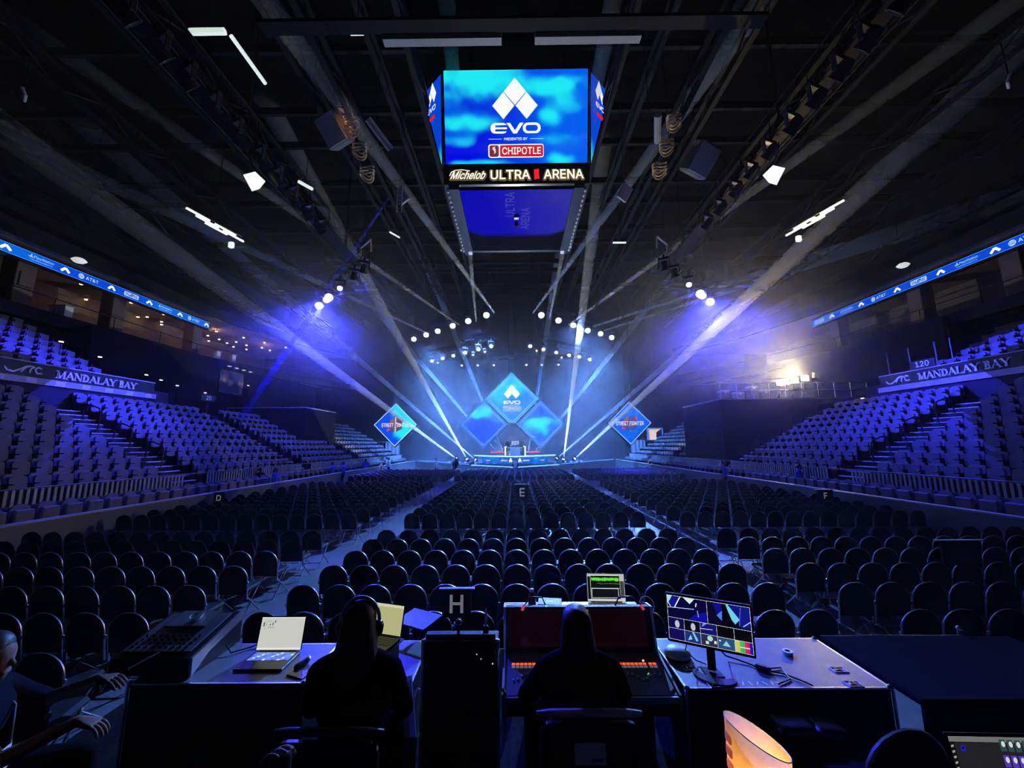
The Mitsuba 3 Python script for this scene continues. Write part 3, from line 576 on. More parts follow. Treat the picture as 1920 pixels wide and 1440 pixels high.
# ------------------------------------------------------------------ ribbon boards
def evo_tick(cx, cy, s):
    return [(affinity.translate(affinity.rotate(rrect(.62 * s, .27 * s, .04 * s), a, origin=(0, 0)), cx + dx * s, cy), WHT) for a, dx in ((48, -.2), (-48, .2))]
def ribbon(s, side, seq):
    rb = thing('ribbon_board', f'long thin blue ribbon screen with white logos hanging high on the {side}', 'screen', 'ribbon boards')
    y1 = 31.5 if s < 0 else 32.7
    part(rb, 'housing', side_box(s, 26.03, 26.35, 4, y1, 12.66, 13.36), 'plastic_black')
    M = frame((s * 26.0, 0, 13.0), (0, -s, 0), (0, 0, 1)); sg = -s
    poly = sbox(min(sg * 4, sg * y1), -.27, max(sg * 4, sg * y1), .27)
    led(rb, 'screen', M, poly, lambda x, y: mikit.mix(lin((0, 78, 232)), lin((0, 112, 240)), mikit.smoothstep(.4, .7, mikit.noise(x * .28, 2, 0))), .85, .6)
    paint(rb, 'edge_line', M, [(sbox(poly.bounds[0], .235, poly.bounds[2], .262), (70, 160, 255)), (sbox(poly.bounds[0], -.262, poly.bounds[2], -.235), (70, 160, 255))], .01)
    for kind, y in seq:
        x = sg * y
        if kind == 'a': it = evo_tick(x, .0, .52)
        elif kind == 'p': it = [(letters('PlayStation', .13, x + .12, .06, fit=.92), (150, 205, 255)), (letters('TOURNAMENTS', .075, x, -.12, fit=1.05), (120, 185, 255)), (Polygon([(x - .52, .0), (x - .42, .0), (x - .42, .17), (x - .46, .17)]), (150, 205, 255)), (affinity.scale(Point(x - .47, .01).buffer(.1), 1.2, .3), (150, 205, 255))]
        elif kind == 't': it = [(Point(x - .42, 0).buffer(.16, 8), (190, 220, 255)), *[(sbox(x - .56, q, x - .3, q + .025), (0, 85, 235)) for q in (-.08, -.02, .05)], (letters('AT&T', .19, x + .18, 0, fit=.72), (190, 220, 255))]
        else: it = [(rrect(1.0, .3, .06, x, 0), (190, 215, 255)), (letters('IN', .18, x - .3, 0), (0, 78, 232)), (LineString([(x - .12, -.09), (x + .02, .09)]).buffer(.035), (0, 78, 232)), (letters('NE', .18, x + .28, 0), (0, 78, 232)), (LineString([(x + .0, -.1), (x + .1, .08)]).buffer(.03), (0, 78, 232))]
        paint(rb, 'logo', M, it, .012, .001)
ribbon(-1, 'left', [('a', 18.2), ('p', 19.7), ('a', 20.85), ('t', 22.1), ('a', 23.45), ('i', 24.75), ('a', 26.05), ('p', 27.3), ('a', 28.6), ('t', 29.9), ('a', 31.2)])
ribbon(1, 'right', [('t', 18.5), ('a', 19.65), ('p', 21.0), ('a', 22.35), ('i', 23.65), ('a', 25.05), ('t', 26.4), ('a', 27.8), ('p', 29.1), ('a', 30.5), ('i', 31.85)])

# ------------------------------------------------------------------ the stage
S1 = 38.0
stage = thing('stage', 'blue-lit concert stage with white edge lights and logo front', 'stage')
part(stage, 'lower_deck', mv(prism(Polygon([(-4.6, 38.6), (0, 36.2), (4.6, 38.6), (11, 43.2), (11, 47), (-11, 47), (-11, 43.2)]), .72), mat4()), 'fixture_black')
part(stage, 'upper_deck', mv(prism(Polygon([(-4.2, 40.2), (0, 38.2), (4.2, 40.2), (4.2, 45), (-4.2, 45)]), .9), mat4((0, 0, .72))), 'plastic_grey')
def strip(p, q, r, c, g): part(stage, 'edge_light', rod(p, q, r, 6), 'screen_off', emitter=em(c, g, 3e-3))
strip((-4.3, 38.5, .86), (-.25, 36.25, .76), .045, (110, 190, 255), 1.6); strip((.25, 36.25, .76), (4.3, 38.5, .86), .045, (110, 190, 255), 1.6)
for s in (-1, 1):
    strip((s * 4.6, 38.9, .90), (s * 6.3, 39.9, .98), .05, (60, 120, 255), 1.6); strip((s * 6.6, 40.1, 1.0), (s * 8.2, 41.2, 1.08), .05, (60, 120, 255), 1.6); strip((s * 8.5, 41.4, 1.08), (s * 10.7, 43, 1.16), .05, (60, 120, 255), 1.6)
    part(stage, 'wing_riser', mv(prism(Polygon([(s * 4.6, 39.1), (s * 10.9, 43.2), (s * 10.9, 46), (s * 4.6, 46)]), .3), mat4((0, 0, .72))), 'fixture_black')
strip((-4.2, 40.1, 1.74), (0, 38.1, 1.64), .06, (140, 225, 255), 2.0); strip((0, 38.1, 1.64), (4.2, 40.1, 1.74), .06, (140, 225, 255), 2.0)
for s in (-1, 1):
    M = frame((s * 1.75, 39.0 - .1, 1.27), (1, s * .476, 0), (0, 0, 1))
    led(stage, 'front_screen', M, sbox(-1.75, -.34, 1.75, .34), lambda x, y: mikit.mix(lin((0, 95, 215)), lin((30, 170, 225)), mikit.smoothstep(.35, .7, mikit.fbm(x, y, 2))), 1.0, .1)
    it = [(Polygon([(-s * 1.75, -.34), (-s * 1.75, .34), (s * -.2, .34), (s * .2, -.34)]), (0, 90, 200))] + wordmark(-s * .75, .0, .72) + [(Polygon([(-s * 1.45 + a * .24, b * .24) for a, b in ((-.55, -.9), (-.8, -.1), (0, 1.1), (.8, -.1), (.55, -.9), (0, -.2))]), WHT)]
    it += [(Polygon([(s * 1.05 + .17 * math.cos(t), .13 * math.sin(t)) for t in np.arange(6) * PI / 3]), (150, 60, 80)), (sbox(s * 1.05 - .26, -.04, s * 1.05 + .26, .04), (235, 200, 200))]
    paint(stage, 'front_logo', M, it, .02, .003)
    part(stage, 'red_bar', cb(min(s * 1.1, s * 2.65), max(s * 1.1, s * 2.65), 41.9, 42.1, 1.95, 2.1, .02), 'red_plastic', emitter=em((235, 70, 80), .9, 1e-3))
    part(stage, 'monitor_wedge', hexa([(s * 3.4 + a, 38.3 + b, z) for a, b, z in ((-.4, 0, .72), (.4, 0, .72), (-.4, .5, .72), (.4, .5, .72), (-.4, .45, 1.05), (.4, .45, 1.05))]), 'plastic_black')
part(stage, 'podium', cb(-.16, .16, 36.34, 36.56, .70, 1.2, .03), 'plastic_grey')
tub = thing('added_light_tub', 'added low round black tub shielding an added light behind the little podium', 'light tub')  # added tub, shaped only to keep the shaft light off the seats
def rim_cut(az):        # az from straight at the audience; degrees of elevation that the rim hides
    az = abs((math.degrees(az) + 180) % 360 - 180)
    return float(np.interp(az, [0, 66, 84, 100, 125, 180], [17, 17, 4, 4, 38, 44]))
V, F, n = [], [], 72
for r in (.27, .30):
    for zt in (0, 1):
        for i in range(n):
            t = 2 * PI * i / n; V.append((r * math.sin(t), 36.95 - r * math.cos(t), .715 if not zt else .95 + .285 * math.tan(math.radians(rim_cut(t)))))
for i in range(n):
    j = (i + 1) % n
    for a, b in ((0, n), (2 * n, 3 * n), (n, 3 * n)): F += [[a + i, a + j, b + j], [a + i, b + j, b + i]]
part(tub, 'wall', trimesh.Trimesh(np.array(V), F, process=False), 'drape'); part(tub, 'floor_plate', lathe([(0, 0), (.3, 0), (.3, .01), (0, .01)], 24, (0, 36.95, .715)), 'drape')
# the players' table
ptab = thing('players_table', 'small players table with lit white side posts and a screen on stage', 'table')
part(ptab, 'table_top', cb(-.75, .75, 41.3, 42.1, 2.45, 2.5, .01), 'light_grey'); part(ptab, 'front_panel', cb(-.5, .5, 41.35, 41.45, 1.62, 2.45, .01), 'plastic_grey')
for s in (-1, 1): part(ptab, 'light_post', cb(s * 1.05 - .06, s * 1.05 + .06, 41.3, 41.5, 1.62, 2.6, .02), 'white_paint', emitter=em((215, 255, 240), 1.0, 1e-3)); part(ptab, 'post_arm', cb(min(s * .85, s * 1.1), max(s * .85, s * 1.1), 41.35, 41.45, 2.56, 2.64, .01), 'white_paint', emitter=em((215, 255, 240), .9, 1e-3))
pm = thing('player_monitor', 'small white-faced monitor on the players table', 'monitor')
part(pm, 'case', cb(-.42, .42, 41.6, 41.68, 2.78, 3.22, .01), 'plastic_black'); part(pm, 'stand', cb(-.06, .06, 41.62, 41.68, 2.5, 2.8, .01), 'plastic_black')
paint(pm, 'picture', frame((0, 41.6, 3.0), (1, 0, 0), (0, 0, 1)), [(sbox(-.39, -.19, .39, .19), (175, 190, 215)), (sbox(-.2, -.12, -.05, .08), (90, 90, 150)), (sbox(.06, -.12, .24, .1), (70, 80, 140))])
for s, n in ((-1, 'left'), (1, 'right')):
    c = thing('gaming_chair', f'dark high-backed gaming chair on the {n} of the players table', 'chair', 'gaming chairs on stage')
    M = mat4((s * 1.0 * .8, 42.2, 1.62), s * .5)
    part(c, 'backrest', mv(upright(arch(.56, .5, 1.5, .3), .12, -.1, -.1), M), 'leather'); part(c, 'seat', mv(cb(-.27, .27, -.1, .45, .42, .54, .04), M), 'leather')
    part(c, 'base', mv(cat(rod((0, .15, .06), (0, .15, .42), .03), *[rod((0, .15, .08), (.3 * math.cos(a), .15 + .3 * math.sin(a), .03), .02) for a in np.arange(5) * 2 * PI / 5]), M), 'plastic_black')
# hanging diamond screens
def dscreen(name, label, cx, cy, z, h, fn, items, cut=0, group=None, line=(90, 215, 255), inner=True, g=1.0):
    k = thing(name, label, 'screen', group)
    poly = Polygon([(-h, 0), (-cut, -h + cut), (cut, -h + cut), (h, 0), (0, h)]) if cut else Polygon([(-h, 0), (0, -h), (h, 0), (0, h)])
    M = frame((cx, cy, z), (1, 0, 0), (0, 0, 1))
    part(k, 'housing', mv(prism(poly.buffer(.07, join_style=2), .3), M @ mat4((0, 0, -.32))), 'plastic_black')
    led(k, 'screen', M, poly, fn, g, .5)
    b = [(poly.difference(poly.buffer(-.07, join_style=2)), line)]
    if inner: q = poly.buffer(-.2, join_style=2); b.append((q.difference(q.buffer(-.05, join_style=2)), (150, 240, 255)))
    paint(k, 'border_line', M, b + items, .02, .003)
    for x in (-.3, .3): part(k, 'hanging_cable', rod((cx + x, cy + .15, z + h - .3), (cx + x, cy + .15, 20), .02, 4), 'plastic_black')
    return k
logo = mark(0, .55, .95) + wordmark(0, -.38, 1.95) + [(sbox(-1.05, -.72, -.4, -.70), WHT), (sbox(.4, -.72, 1.05, -.70), WHT), (letters('PRESENTED BY', .07, 0, -.71), WHT)] + sponsor(0, -1.1, 2.1, True)
logo = [((affinity.scale(a, .9, .95, origin=(0, 0)) if not isinstance(a, tuple) else (a[0] * [.9, .95], a[1])), c) for a, c in logo]
dscreen('diamond_screen', 'top diamond screen with white logo and lettering over the stage', -.3, 40.0, 7.52, 2.8, swirl(11, [(-1.6, .6, 1.6, 1.6, .65), (-.2, 1.9, 1.3, 1.0, .5), (.9, 1.3, .8, .8, .5)], base=(5, 130, 235), hot=(25, 215, 235), sc=.9), logo, .3, 'diamond screens over the stage')
dscreen('diamond_screen', 'plain blue diamond screen with cyan cloud at its top, left over the stage', -3.24, 39.9, 4.88, 2.5, swirl(14, [(.1, 1.3, 1.3, .6, 1.2), (1.5, .4, .7, .4, .4)], base=(0, 75, 232), hot=(25, 225, 240), sc=1.0), [], 0, 'diamond screens over the stage', (50, 140, 255))
dscreen('diamond_screen', 'diamond screen with a cyan swirl in its middle, right over the stage', 2.66, 39.9, 4.88, 2.5, swirl(17, [(-.7, .2, 1.0, .6, .9), (.3, -.5, .8, .9, .8), (1.0, .3, .9, .4, .5)], base=(0, 95, 232), hot=(30, 240, 240), sc=1.1), [], 0, 'diamond screens over the stage', (50, 140, 255))
def hexlogo(red):
    hx = [(Polygon([(.72 * math.cos(t + PI / 6), .72 * math.sin(t + PI / 6)) for t in np.arange(6) * PI / 3]), (92, 72, 95))]
    hx += [(Polygon([(-.05, .72), (.08, .72), (.08, .25), (.5, .02), (.5, -.1), (-.05, .2)]), red), (Polygon([(-.05, -.72), (.08, -.72), (.08, -.2), (-.05, -.1)]), red), (Polygon([(.45, .55), (.72, .52), (.66, .25)]), (235, 70, 90)), (Polygon([(-.45, -.5), (-.8, -.62), (-.66, -.25)]), (235, 50, 90))]
    hx += [(Polygon([(-.5, .42), (-.12, .62), (-.12, .25), (-.5, .05)]), (125, 105, 125)), (Polygon([(.16, -.2), (.5, -.05), (.5, -.4), (.16, -.58)]), (75, 70, 100))]
    hx += [(letters('STREET FIGHTER', .36, 0, -.04, fit=2.7), (255, 240, 240))]
    return [((affinity.scale(a, 1.05, 1.05, origin=(0, 0)) if not isinstance(a, tuple) else a), c) for a, c in hx]
dscreen('side_diamond_screen', 'left side diamond screen, cyan on one half, with hexagon game logo', -11.77, 38.0, 4.82, 2.12, swirl(21, [(1.3, .1, 1.2, .9, 1.3), (.3, 1.5, 1.0, .7, .9), (.7, -1.1, .8, .5, .9)], base=(0, 75, 235), sc=.8), hexlogo((235, 190, 190)), 0, 'diamond screens beside the stage', (205, 235, 255), False)
dscreen('side_diamond_screen', 'right side diamond screen, plain blue, with hexagon game logo', 11.25, 38.0, 4.83, 2.1, swirl(25, [(-.4, 1.5, .9, .7, .25)], base=(0, 95, 235), sc=.8), hexlogo((40, 90, 225)), 0, 'diamond screens beside the stage', (160, 215, 255), False)

# ------------------------------------------------------------------ light fixtures and trusses
head_body = lathe([(0, -.26), (.10, -.25), (.15, -.15), (.17, .1), (.19, .16), (.16, .16), (.15, .13)], 12)
fx_head, fx_lens = mikit.ply(head_body, 'fixture_black', 35), lathe([(0, .14), (.155, .14)], 14)
fx_yoke = mikit.ply(cat(cb(-.26, .26, -.07, .07, .30, .42, .015), cb(-.25, -.215, -.05, .05, -.05, .32, .01), cb(.215, .25, -.05, .05, -.05, .32, .01), cb(-.05, .05, -.05, .05, .42, .58, .01)), 'fixture_black')
def fixture(base, label, p, aim, c=None, g=1.0, s=1.0, group=None, r=1.0, w=2e-3):
    """a moving head hanging at p: yoke upright, head turned to aim"""
    k = thing(base, label, 'stage light', group)
    p = np.array(p, float); d = np.array(aim, float) - p; d /= np.linalg.norm(d)
    yaw = math.atan2(d[0], -d[1])
    scene[k + '__yoke'] = {**fx_yoke, 'to_world': T(mat4(p, yaw, s=s))}
    x = np.cross([0, 0, 1.], d); x = x / np.linalg.norm(x) if np.linalg.norm(x) > 1e-6 else np.array([1., 0, 0]); M = np.eye(4); M[:3, 0], M[:3, 1], M[:3, 2], M[:3, 3] = x * s, np.cross(d, x) * s, d * s, p
    scene[k + '__head'] = {**fx_head, 'to_world': T(M)}
    if c is not None: part(k, 'lens', mv(lathe([(0, .17), (.1 * r, .165), (.165 * r, .14)], 14), M), 'screen_off', emitter=em(c, g, w))
    else: part(k, 'lens', mv(fx_lens, M), 'chrome')
    return k
def truss(base, label, pts, size=.42, group=None, up=.0):
    k = thing(base, label, 'truss', group); pts = np.array(pts, float); r = size / 2
    t = np.gradient(pts, axis=0); t /= np.linalg.norm(t, axis=1, keepdims=True); side = np.cross(t, [0, 0, 1.]); side /= np.linalg.norm(side, axis=1, keepdims=True)
    cor = {}
    for a in (-1, 1):
        for b in (-1, 1):
            cor[(a, b)] = pts + side * a * r + np.array([0, 0, b * r]); part(k, 'chord', tube(cor[(a, b)], .025, 5), 'roof_steel')
    lace = []
    L = np.r_[0, np.cumsum(np.linalg.norm(np.diff(pts, axis=0), axis=1))]; n = max(2, int(L[-1] / size)); u = np.linspace(0, L[-1], n + 1)
    at = lambda c: np.column_stack([np.interp(u, L, cor[c][:, i]) for i in range(3)])
    for c1, c2 in (((-1, -1), (-1, 1)), ((1, -1), (1, 1)), ((-1, -1), (1, -1)), ((-1, 1), (1, 1))):
        A, B = at(c1), at(c2)
        for i in range(n): lace.append(rod(A[i] if i % 2 else B[i], B[i + 1] if i % 2 else A[i + 1], .014, 3))
    part(k, 'lacing', cat(lace), 'roof_steel'); return k
rowA = [[(-2.3, 30.76), (-3.99, 32.25), (-5.55, 33.56), (-7.22, 35.16), (-8.6, 36.36), (-10.19, 37.84)], [(2.27, 30.9), (3.86, 32.34), (5.36, 33.74), (6.98, 35.44), (8.44, 36.55), (9.87, 37.93)]]
rowB = [[(-2.17, 35.16), (-3.48, 36.33), (-4.94, 37.58), (-6.32, 38.92), (-7.65, 40.11), (-9.06, 41.37)], [(1.49, 35.29), (2.83, 36.56), (4.22, 37.93), (5.68, 39.15), (6.86, 39.93), (8.24, 41.27)]]
for si, side in ((0, 'left'), (1, 'right')):
    for row, z, nm, g, sc, rr in ((rowA, 13.5, 'upper', 5, 1.25, 1.25), (rowB, 12.0, 'middle', 4.5, 1.1, 1.1)):
        P = row[si]; ext = np.array(P); ext = np.vstack([ext[0] + (ext[0] - ext[1]) * .4, ext, ext[-1] + (ext[-1] - ext[-2]) * .4])
        truss('lighting_truss', f'{nm} {side} lighting truss of the arc over the stage', [(x, y + .25, z + .95) for x, y in ext], .4, 'trusses over the stage')
        for q in (ext[1], ext[-2]):
            single('truss_cable', rod((q[0], q[1] + .25, z + 1.1), (q[0], q[1] + .25, 25), .02, 4), 'plastic_black', f'steel cable holding the {"inner" if abs(q[0]) < 5 else "outer"} end of the {nm} {side} stage truss', 'cable', 'truss cables')
        for i, (x, y) in enumerate(P):
            fixture('wash_light', f'bright blue-white stage light, {ordinal(i)} from the gap on the {nm} {side} arc', (x, y, z), (x * .8, y - 8, z - 5.5), (215, 235, 255), g, sc, 'bright lights on the stage arcs', rr)
for i, (x, y) in enumerate([(-8.53, 41.94), (-4.21, 38.29), (-2.91, 36.99), (2.17, 36.75), (4.99, 39.85)]):
    fixture('amber_light', f'small amber stage light on the middle arc, {ordinal(i)} from the left', (x, y, 11.9), (x * .8, y - 8, 6), (255, 196, 120), 2.2, .7, 'amber lights on the middle arc')
truss('lighting_truss', 'straight rear lighting truss behind the diamond screens', [(-8, 44.3, 12.9), (8, 44.3, 12.9)], .4, 'trusses over the stage')
for i, x in enumerate((-6.13, -4.27, -2.4, 1.39, 3.18, 5.11)):
    fixture('rear_light', f'small white light on the rear stage truss, {ordinal(i)} from the left', (x, 44.0, 12.0), (x, 34, 5), (235, 240, 255), 3, .75, 'lights on the rear truss')
# side trusses with the blue washes
for s, side in ((-1, 'left'), (1, 'right')):
    truss('hanging_truss', f'short dark truss with blue wash lights hanging on the {side}', [(s * 8.5, 21.2, 14.1), (s * 15.2, 28.2, 14.1)], .55, 'side trusses with blue lights')
    for i, (x, y) in enumerate(((9.3, 22.1), (14.4, 27.4))):
        single('truss_cable', rod((s * x, y, 14.4), (s * x, y, 25), .02, 4), 'plastic_black', f'steel cable holding the {"inner" if x < 10 else "outer"} end of the {side} side truss', 'cable', 'truss cables')
    for i, (x, y, c, r) in enumerate(((8.9, 21.5, None, 1), (9.9, 22.5, None, 1), (11.5, 24.1, (205, 215, 255), .8), (13.0, 25.7, (225, 230, 255), 1.3), (13.35, 26.1, (225, 230, 255), 1.2), (14.5, 27.3, (225, 230, 255), 1.3))):
        fixture('blue_wash_light' if c else 'moving_head', f'{"glowing blue-white" if c else "unlit black"} light, {ordinal(i)} along the {side} side truss from the middle', (s * x, y, 13.15), (s * 6.0, 12, 3) if c else (s * 12, 26, 4), c, 5, 1.3, f'lights of the {side} side truss', r)
    frame_ = thing('truss_bracket', f'pale bent pipe bracket at the inner end of the {side} side truss', 'bracket', 'brackets of the side trusses')
    part(frame_, 'pipe', tube([(s * 8.3, 20.9, 14.0), (s * 8.35, 20.95, 14.75), (s * 9.3, 21.9, 14.75), (s * 9.35, 21.95, 14.0)], .05, 6), 'light_grey')
# floor lights at the feet of the beam-shaped haze cones
for i, (p, q, c, pw, a) in enumerate(BEAM_CONES[:10]):
    if p[1] > 40: continue
    p = np.array(p); d = np.array(q) - p; d /= np.linalg.norm(d)
    k = fixture('beam_light', f'floor beam light under a haze shaft, {ordinal(i % 5)} from the outside on the {"left" if p[0] < 0 else "right"} stage wing', p - d * .3, q, (255, 255, 245), 6, .75, 'beam lights on the stage wings')
for s in (-1, 1):
    for i, x in enumerate((4.95, 5.6, 6.2, 6.7)):
        single('floor_par', lathe([(0, 0), (.1, .02), (.12, .16), (0, .17)], 10, (s * x, 39.0 + i * .3, 1.02)), 'screen_off', f'small blue glowing floor light, {ordinal(i)} from the middle on the {"left" if s < 0 else "right"} stage wing', 'stage light', 'small floor lights on the wings', emitter=em((90, 150, 255), 1.5))
# ------------------------------------------------------------------ roof steel, catwalks and what hangs there
def girder(x, z, h, y0=1.8, y1=50.5, w=.26):
    k = num('roof_beam'); labels[k] = {'label': f'long dark roof girder running towards the stage', 'category': 'beam', 'kind': 'structure'}
    part(k, 'top_chord', bx(x - w / 2, x + w / 2, y0, y1, z + h - .12, z + h), 'roof_steel'); part(k, 'bottom_chord', bx(x - w / 2, x + w / 2, y0, y1, z, z + .12), 'roof_steel')
    n = int((y1 - y0) / (h * 1.6)); u = np.linspace(y0, y1, n + 1)
    part(k, 'lacing', cat([rod((x, u[i], z + .06 if i % 2 else z + h - .06), (x, u[i + 1], z + h - .06 if i % 2 else z + .06), .05, 4) for i in range(n)]), 'roof_steel')
for x, z, h in ((4.7, 19.6, 1.2), (6.6, 20.6, .9), (8.4, 19.2, 1.1), (10.4, 20.4, 1.0), (13.6, 18.6, 1.2), (16.5, 20, 1.0), (20, 18.2, 1.1), (24.5, 17.4, 1.1), (28, 16.6, 1.0)):
    girder(x + .2, z, h); girder(-x + .2, z, h)
for i, y in enumerate(np.arange(7.0, 50, 3.1)):
    z = 21.6 + .5 * (i % 2)
    k = num('roof_cross_beam'); labels[k] = {'label': 'dark steel beam crossing the roof from side to side', 'category': 'beam', 'kind': 'structure'}
    part(k, 'web', bx(-30.8, 30.8, y - .02, y + .02, z, z + .45), 'roof_steel'); part(k, 'flange', cat(bx(-30.8, 30.8, y - .1, y + .1, z, z + .035), bx(-30.8, 30.8, y - .1, y + .1, z + .42, z + .45)), 'roof_steel')
single('cable_tray', bx(-9.5, 9.5, 12.0, 12.5, 18.4, 18.55), 'roof_steel', 'long steel tray crossing over the scoreboard', 'tray')
single('catwalk_plate', bx(-5, -.4, 12.6, 12.9, 18.3, 18.7), 'light_grey', 'pale plate hanging left before the scoreboard top', 'plate'); single('catwalk_plate', bx(.9, 5.0, 12.6, 12.9, 18.3, 18.7), 'light_grey', 'pale plate hanging right before the scoreboard top', 'plate')
for s, side in ((-1, 'left'), (1, 'right')):
    k = thing('catwalk', f'dark steel catwalk with a row of black spotlights on the {side} of the roof', 'catwalk', 'lighting catwalks')
    part(k, 'walkway', bx(s * 11.7 - .45, s * 11.7 + .45, 3, 27, 16.0, 16.08), 'roof_steel')
    for x in (-.45, .45):
        part(k, 'hand_rail', rod((s * 11.7 + x, 3, 17.1), (s * 11.7 + x, 27, 17.1), .03, 5), 'roof_steel'); part(k, 'lighting_pipe', rod((s * 11.7 + x, 3, 15.86), (s * 11.7 + x, 27, 15.86), .04, 5), 'roof_steel')
    for y in np.arange(4, 27, 2.2):
        part(k, 'post', cat(rod((s * 11.7 - .45, y, 15.9), (s * 11.7 - .45, y, 17.1), .025, 4), rod((s * 11.7 + .45, y, 15.9), (s * 11.7 + .45, y, 17.1), .025, 4)), 'roof_steel')
    for y in (5, 15, 25): part(k, 'hanger', rod((s * 11.7, y, 16.05), (s * 11.7, y, 25), .05, 4), 'roof_steel')
    for i, y in enumerate((9.3, 10.4, 11.4, 12.5, 13.7, 15.1, 16.4, 17.7, 19.2, 20.6)):
        fixture('catwalk_spotlight', f'unlit black spotlight with a yoke under the {side} catwalk, {ordinal(i)} from the camera', (s * 11.2, y, 15.25), (s * 5, y + 16, 4), None, 1, 1.5, 'spotlights under the catwalks')
    # lit work lights and panels
    wl = thing('work_light', f'bright white work light panel under the {side} catwalk', 'work light', 'work lights of the catwalks')
    pan = hexa([(s * (11.4 + a), 15.3 + b, 14.35 + c) for a, b, c in ((-.25, -.35, .2), (.25, -.35, .05), (-.25, .35, .25), (.25, .35, .0), (-.2, .1, -.3), (.2, .2, -.35))])
    part(wl, 'glowing_panel', pan, 'white_paint', emitter=em((225, 235, 225), 1.5, 2e-3)); part(wl, 'bracket', tube([(s * 11.4, 15.3, 14.5), (s * 11.5, 15.2, 15.1), (s * 11.7, 15.2, 15.86)], .03, 5), 'plastic_black')
    lr = thing('lamp_grid', f'cluster of white tube lamps on a frame high on the {side}', 'lamp cluster', 'tube lamp clusters')
    for i in range(5):
        c = np.array((s * (17.0 - .12 * i), 19.0 + .5 * i, 15.2 - .12 * (i % 3)))
        part(lr, 'tube_lamp', rod(c - (s * .3, -.45, .1), c + (s * .3, -.45, .1), .06, 6), 'white_paint', emitter=em((225, 238, 230), 1.6, 2e-3))
    part(lr, 'frame', cat(tube([(s * 17.3, 18.6, 15.4), (s * 16.5, 21.6, 15.4)], .04, 5), rod((s * 16.9, 20, 15.4), (s * 16.9, 20, 25), .03, 4)), 'plastic_black')
    part(lr, 'lower_lamp', cb(s * 16.6 - .14, s * 16.6 + .14, 20.9, 21.1, 14.35, 14.7, .04), 'white_paint', emitter=em((225, 238, 230), 1.6, 1e-3))
    # speaker boxes and baffles
    sp = thing('hung_speaker', f'large grey speaker box hanging by the {side} roof girders', 'speaker', 'speaker boxes in the roof')
    M = mat4((s * 9.6 + (.2 if s < 0 else .1), 18, 19.3 if s < 0 else 17.3), s * .35, .7, s * .25)
    part(sp, 'cabinet', mv(cb(-.65, .65, -.45, .45, -.75, .75, .08), M), 'plastic_grey'); part(sp, 'grille', mv(cb(-.58, .58, -.48, -.44, -.68, .68, .02), M), 'light_grey')
    part(sp, 'hanging_cable', rod((s * 9.6, 18, 19.5), (s * 9.6, 18, 25), .025, 4), 'plastic_black')
    ba = thing('round_baffle', f'long teal-lit tube baffle left of the scoreboard' if s < 0 else 'long teal-lit tube baffle right of the scoreboard', 'baffle', 'tube baffles')
    part(ba, 'tube', rod((s * 6.5, 15.2, 17.3), (s * 5.75, 16.2, 16.6) if s < 0 else (s * 6.9, 16.4, 17.0), .16, 10), 'light_grey'); part(ba, 'hanging_cable', rod((s * 6.3, 15.7, 17.1), (s * 6.3, 15.7, 25), .02, 4), 'plastic_black')
    bb = thing('small_box', f'small pale square box hanging beside the scoreboard on the {side}', 'box', 'small boxes in the roof')
    part(bb, 'body', mv(cb(-.3, .3, -.1, .1, -.38, .38, .03), mat4((s * 5.9, 18.6, 15.9), s * .5, .5, s * .3)), 'light_grey'); part(bb, 'plate', mv(cb(-.06, .06, -.12, -.09, -.03, .0, .005), mat4((s * 5.9, 18.6, 15.9), s * .5, .5, s * .3)), 'white_paint'); part(bb, 'hanging_cable', rod((s * 5.9, 18.6, 16.1), (s * 5.9, 18.6, 25), .02, 4), 'plastic_black')
    # cable coils in the roof; tan colour and an added warm spot give their orange light
    oc = thing('cable_bundle', f'orange-lit coil of cable bundled on the {side} of the scoreboard', 'cable', 'cable bundles in the roof')
    for i in range(3):
        c = np.array((s * (8.2 - .25 * i), 17.3 + .5 * i, 18.9 - .95 * i)); t = np.linspace(0, 6 * PI, 60)
        part(oc, 'coil', tube(np.column_stack([c[0] + .34 * np.cos(t), c[1] + .3 * np.sin(t), c[2] + np.linspace(-.28, .28, 60) + .1 * np.cos(2 * t)]), .05, 5), 'tan_wall')
    part(oc, 'hanging_cable', rod((s * 8.0, 17.6, 18.2), (s * 8.0, 17.6, 25), .02, 4), 'plastic_black')
    spot(f'added_bundle_light_{side}', (s * 8.6, 16.4, 20.9), (s * 7.8, 17.9, 18.2), (1, .42, .18), 34, 32, 20, .15)
    dl = thing('globe_lamp', f'round white globe lamp hanging above the {side} ribbon screen', 'lamp', 'round globe lamps')
    gp = (s * 23, 18.96 if s < 0 else 21.6, 12.6 if s < 0 else 13.1)
    part(dl, 'globe', lathe([(0, -.13), (.2, -.11), (.31, 0), (.2, .11), (0, .13)], 20, gp), 'white_paint', emitter=em((196, 202, 192), 1, 1e-3)); part(dl, 'rod', rod((gp[0], gp[1], gp[2] + .12), (gp[0], gp[1], 25), .015, 4), 'plastic_black')
    for i in range(3):
        cp = thing('roof_patch_panel', f'small blue-lit panel on the {side} roof slope, {ordinal(i)} from the camera', 'panel', 'small panels on the side roofs')
        y = 8.5 + 2.3 * i
        part(cp, 'face', mv(cb(-.25, .25, -.05, .05, -.18, .18, .02), mat4((s * 19.3, y, 16.8 - .1 * i), s * .6, .4)), 'light_grey'); part(cp, 'hanger', rod((s * 19.3, y, 16.9 - .1 * i), (s * 19.3, y, 18.3), .03, 4), 'roof_steel')
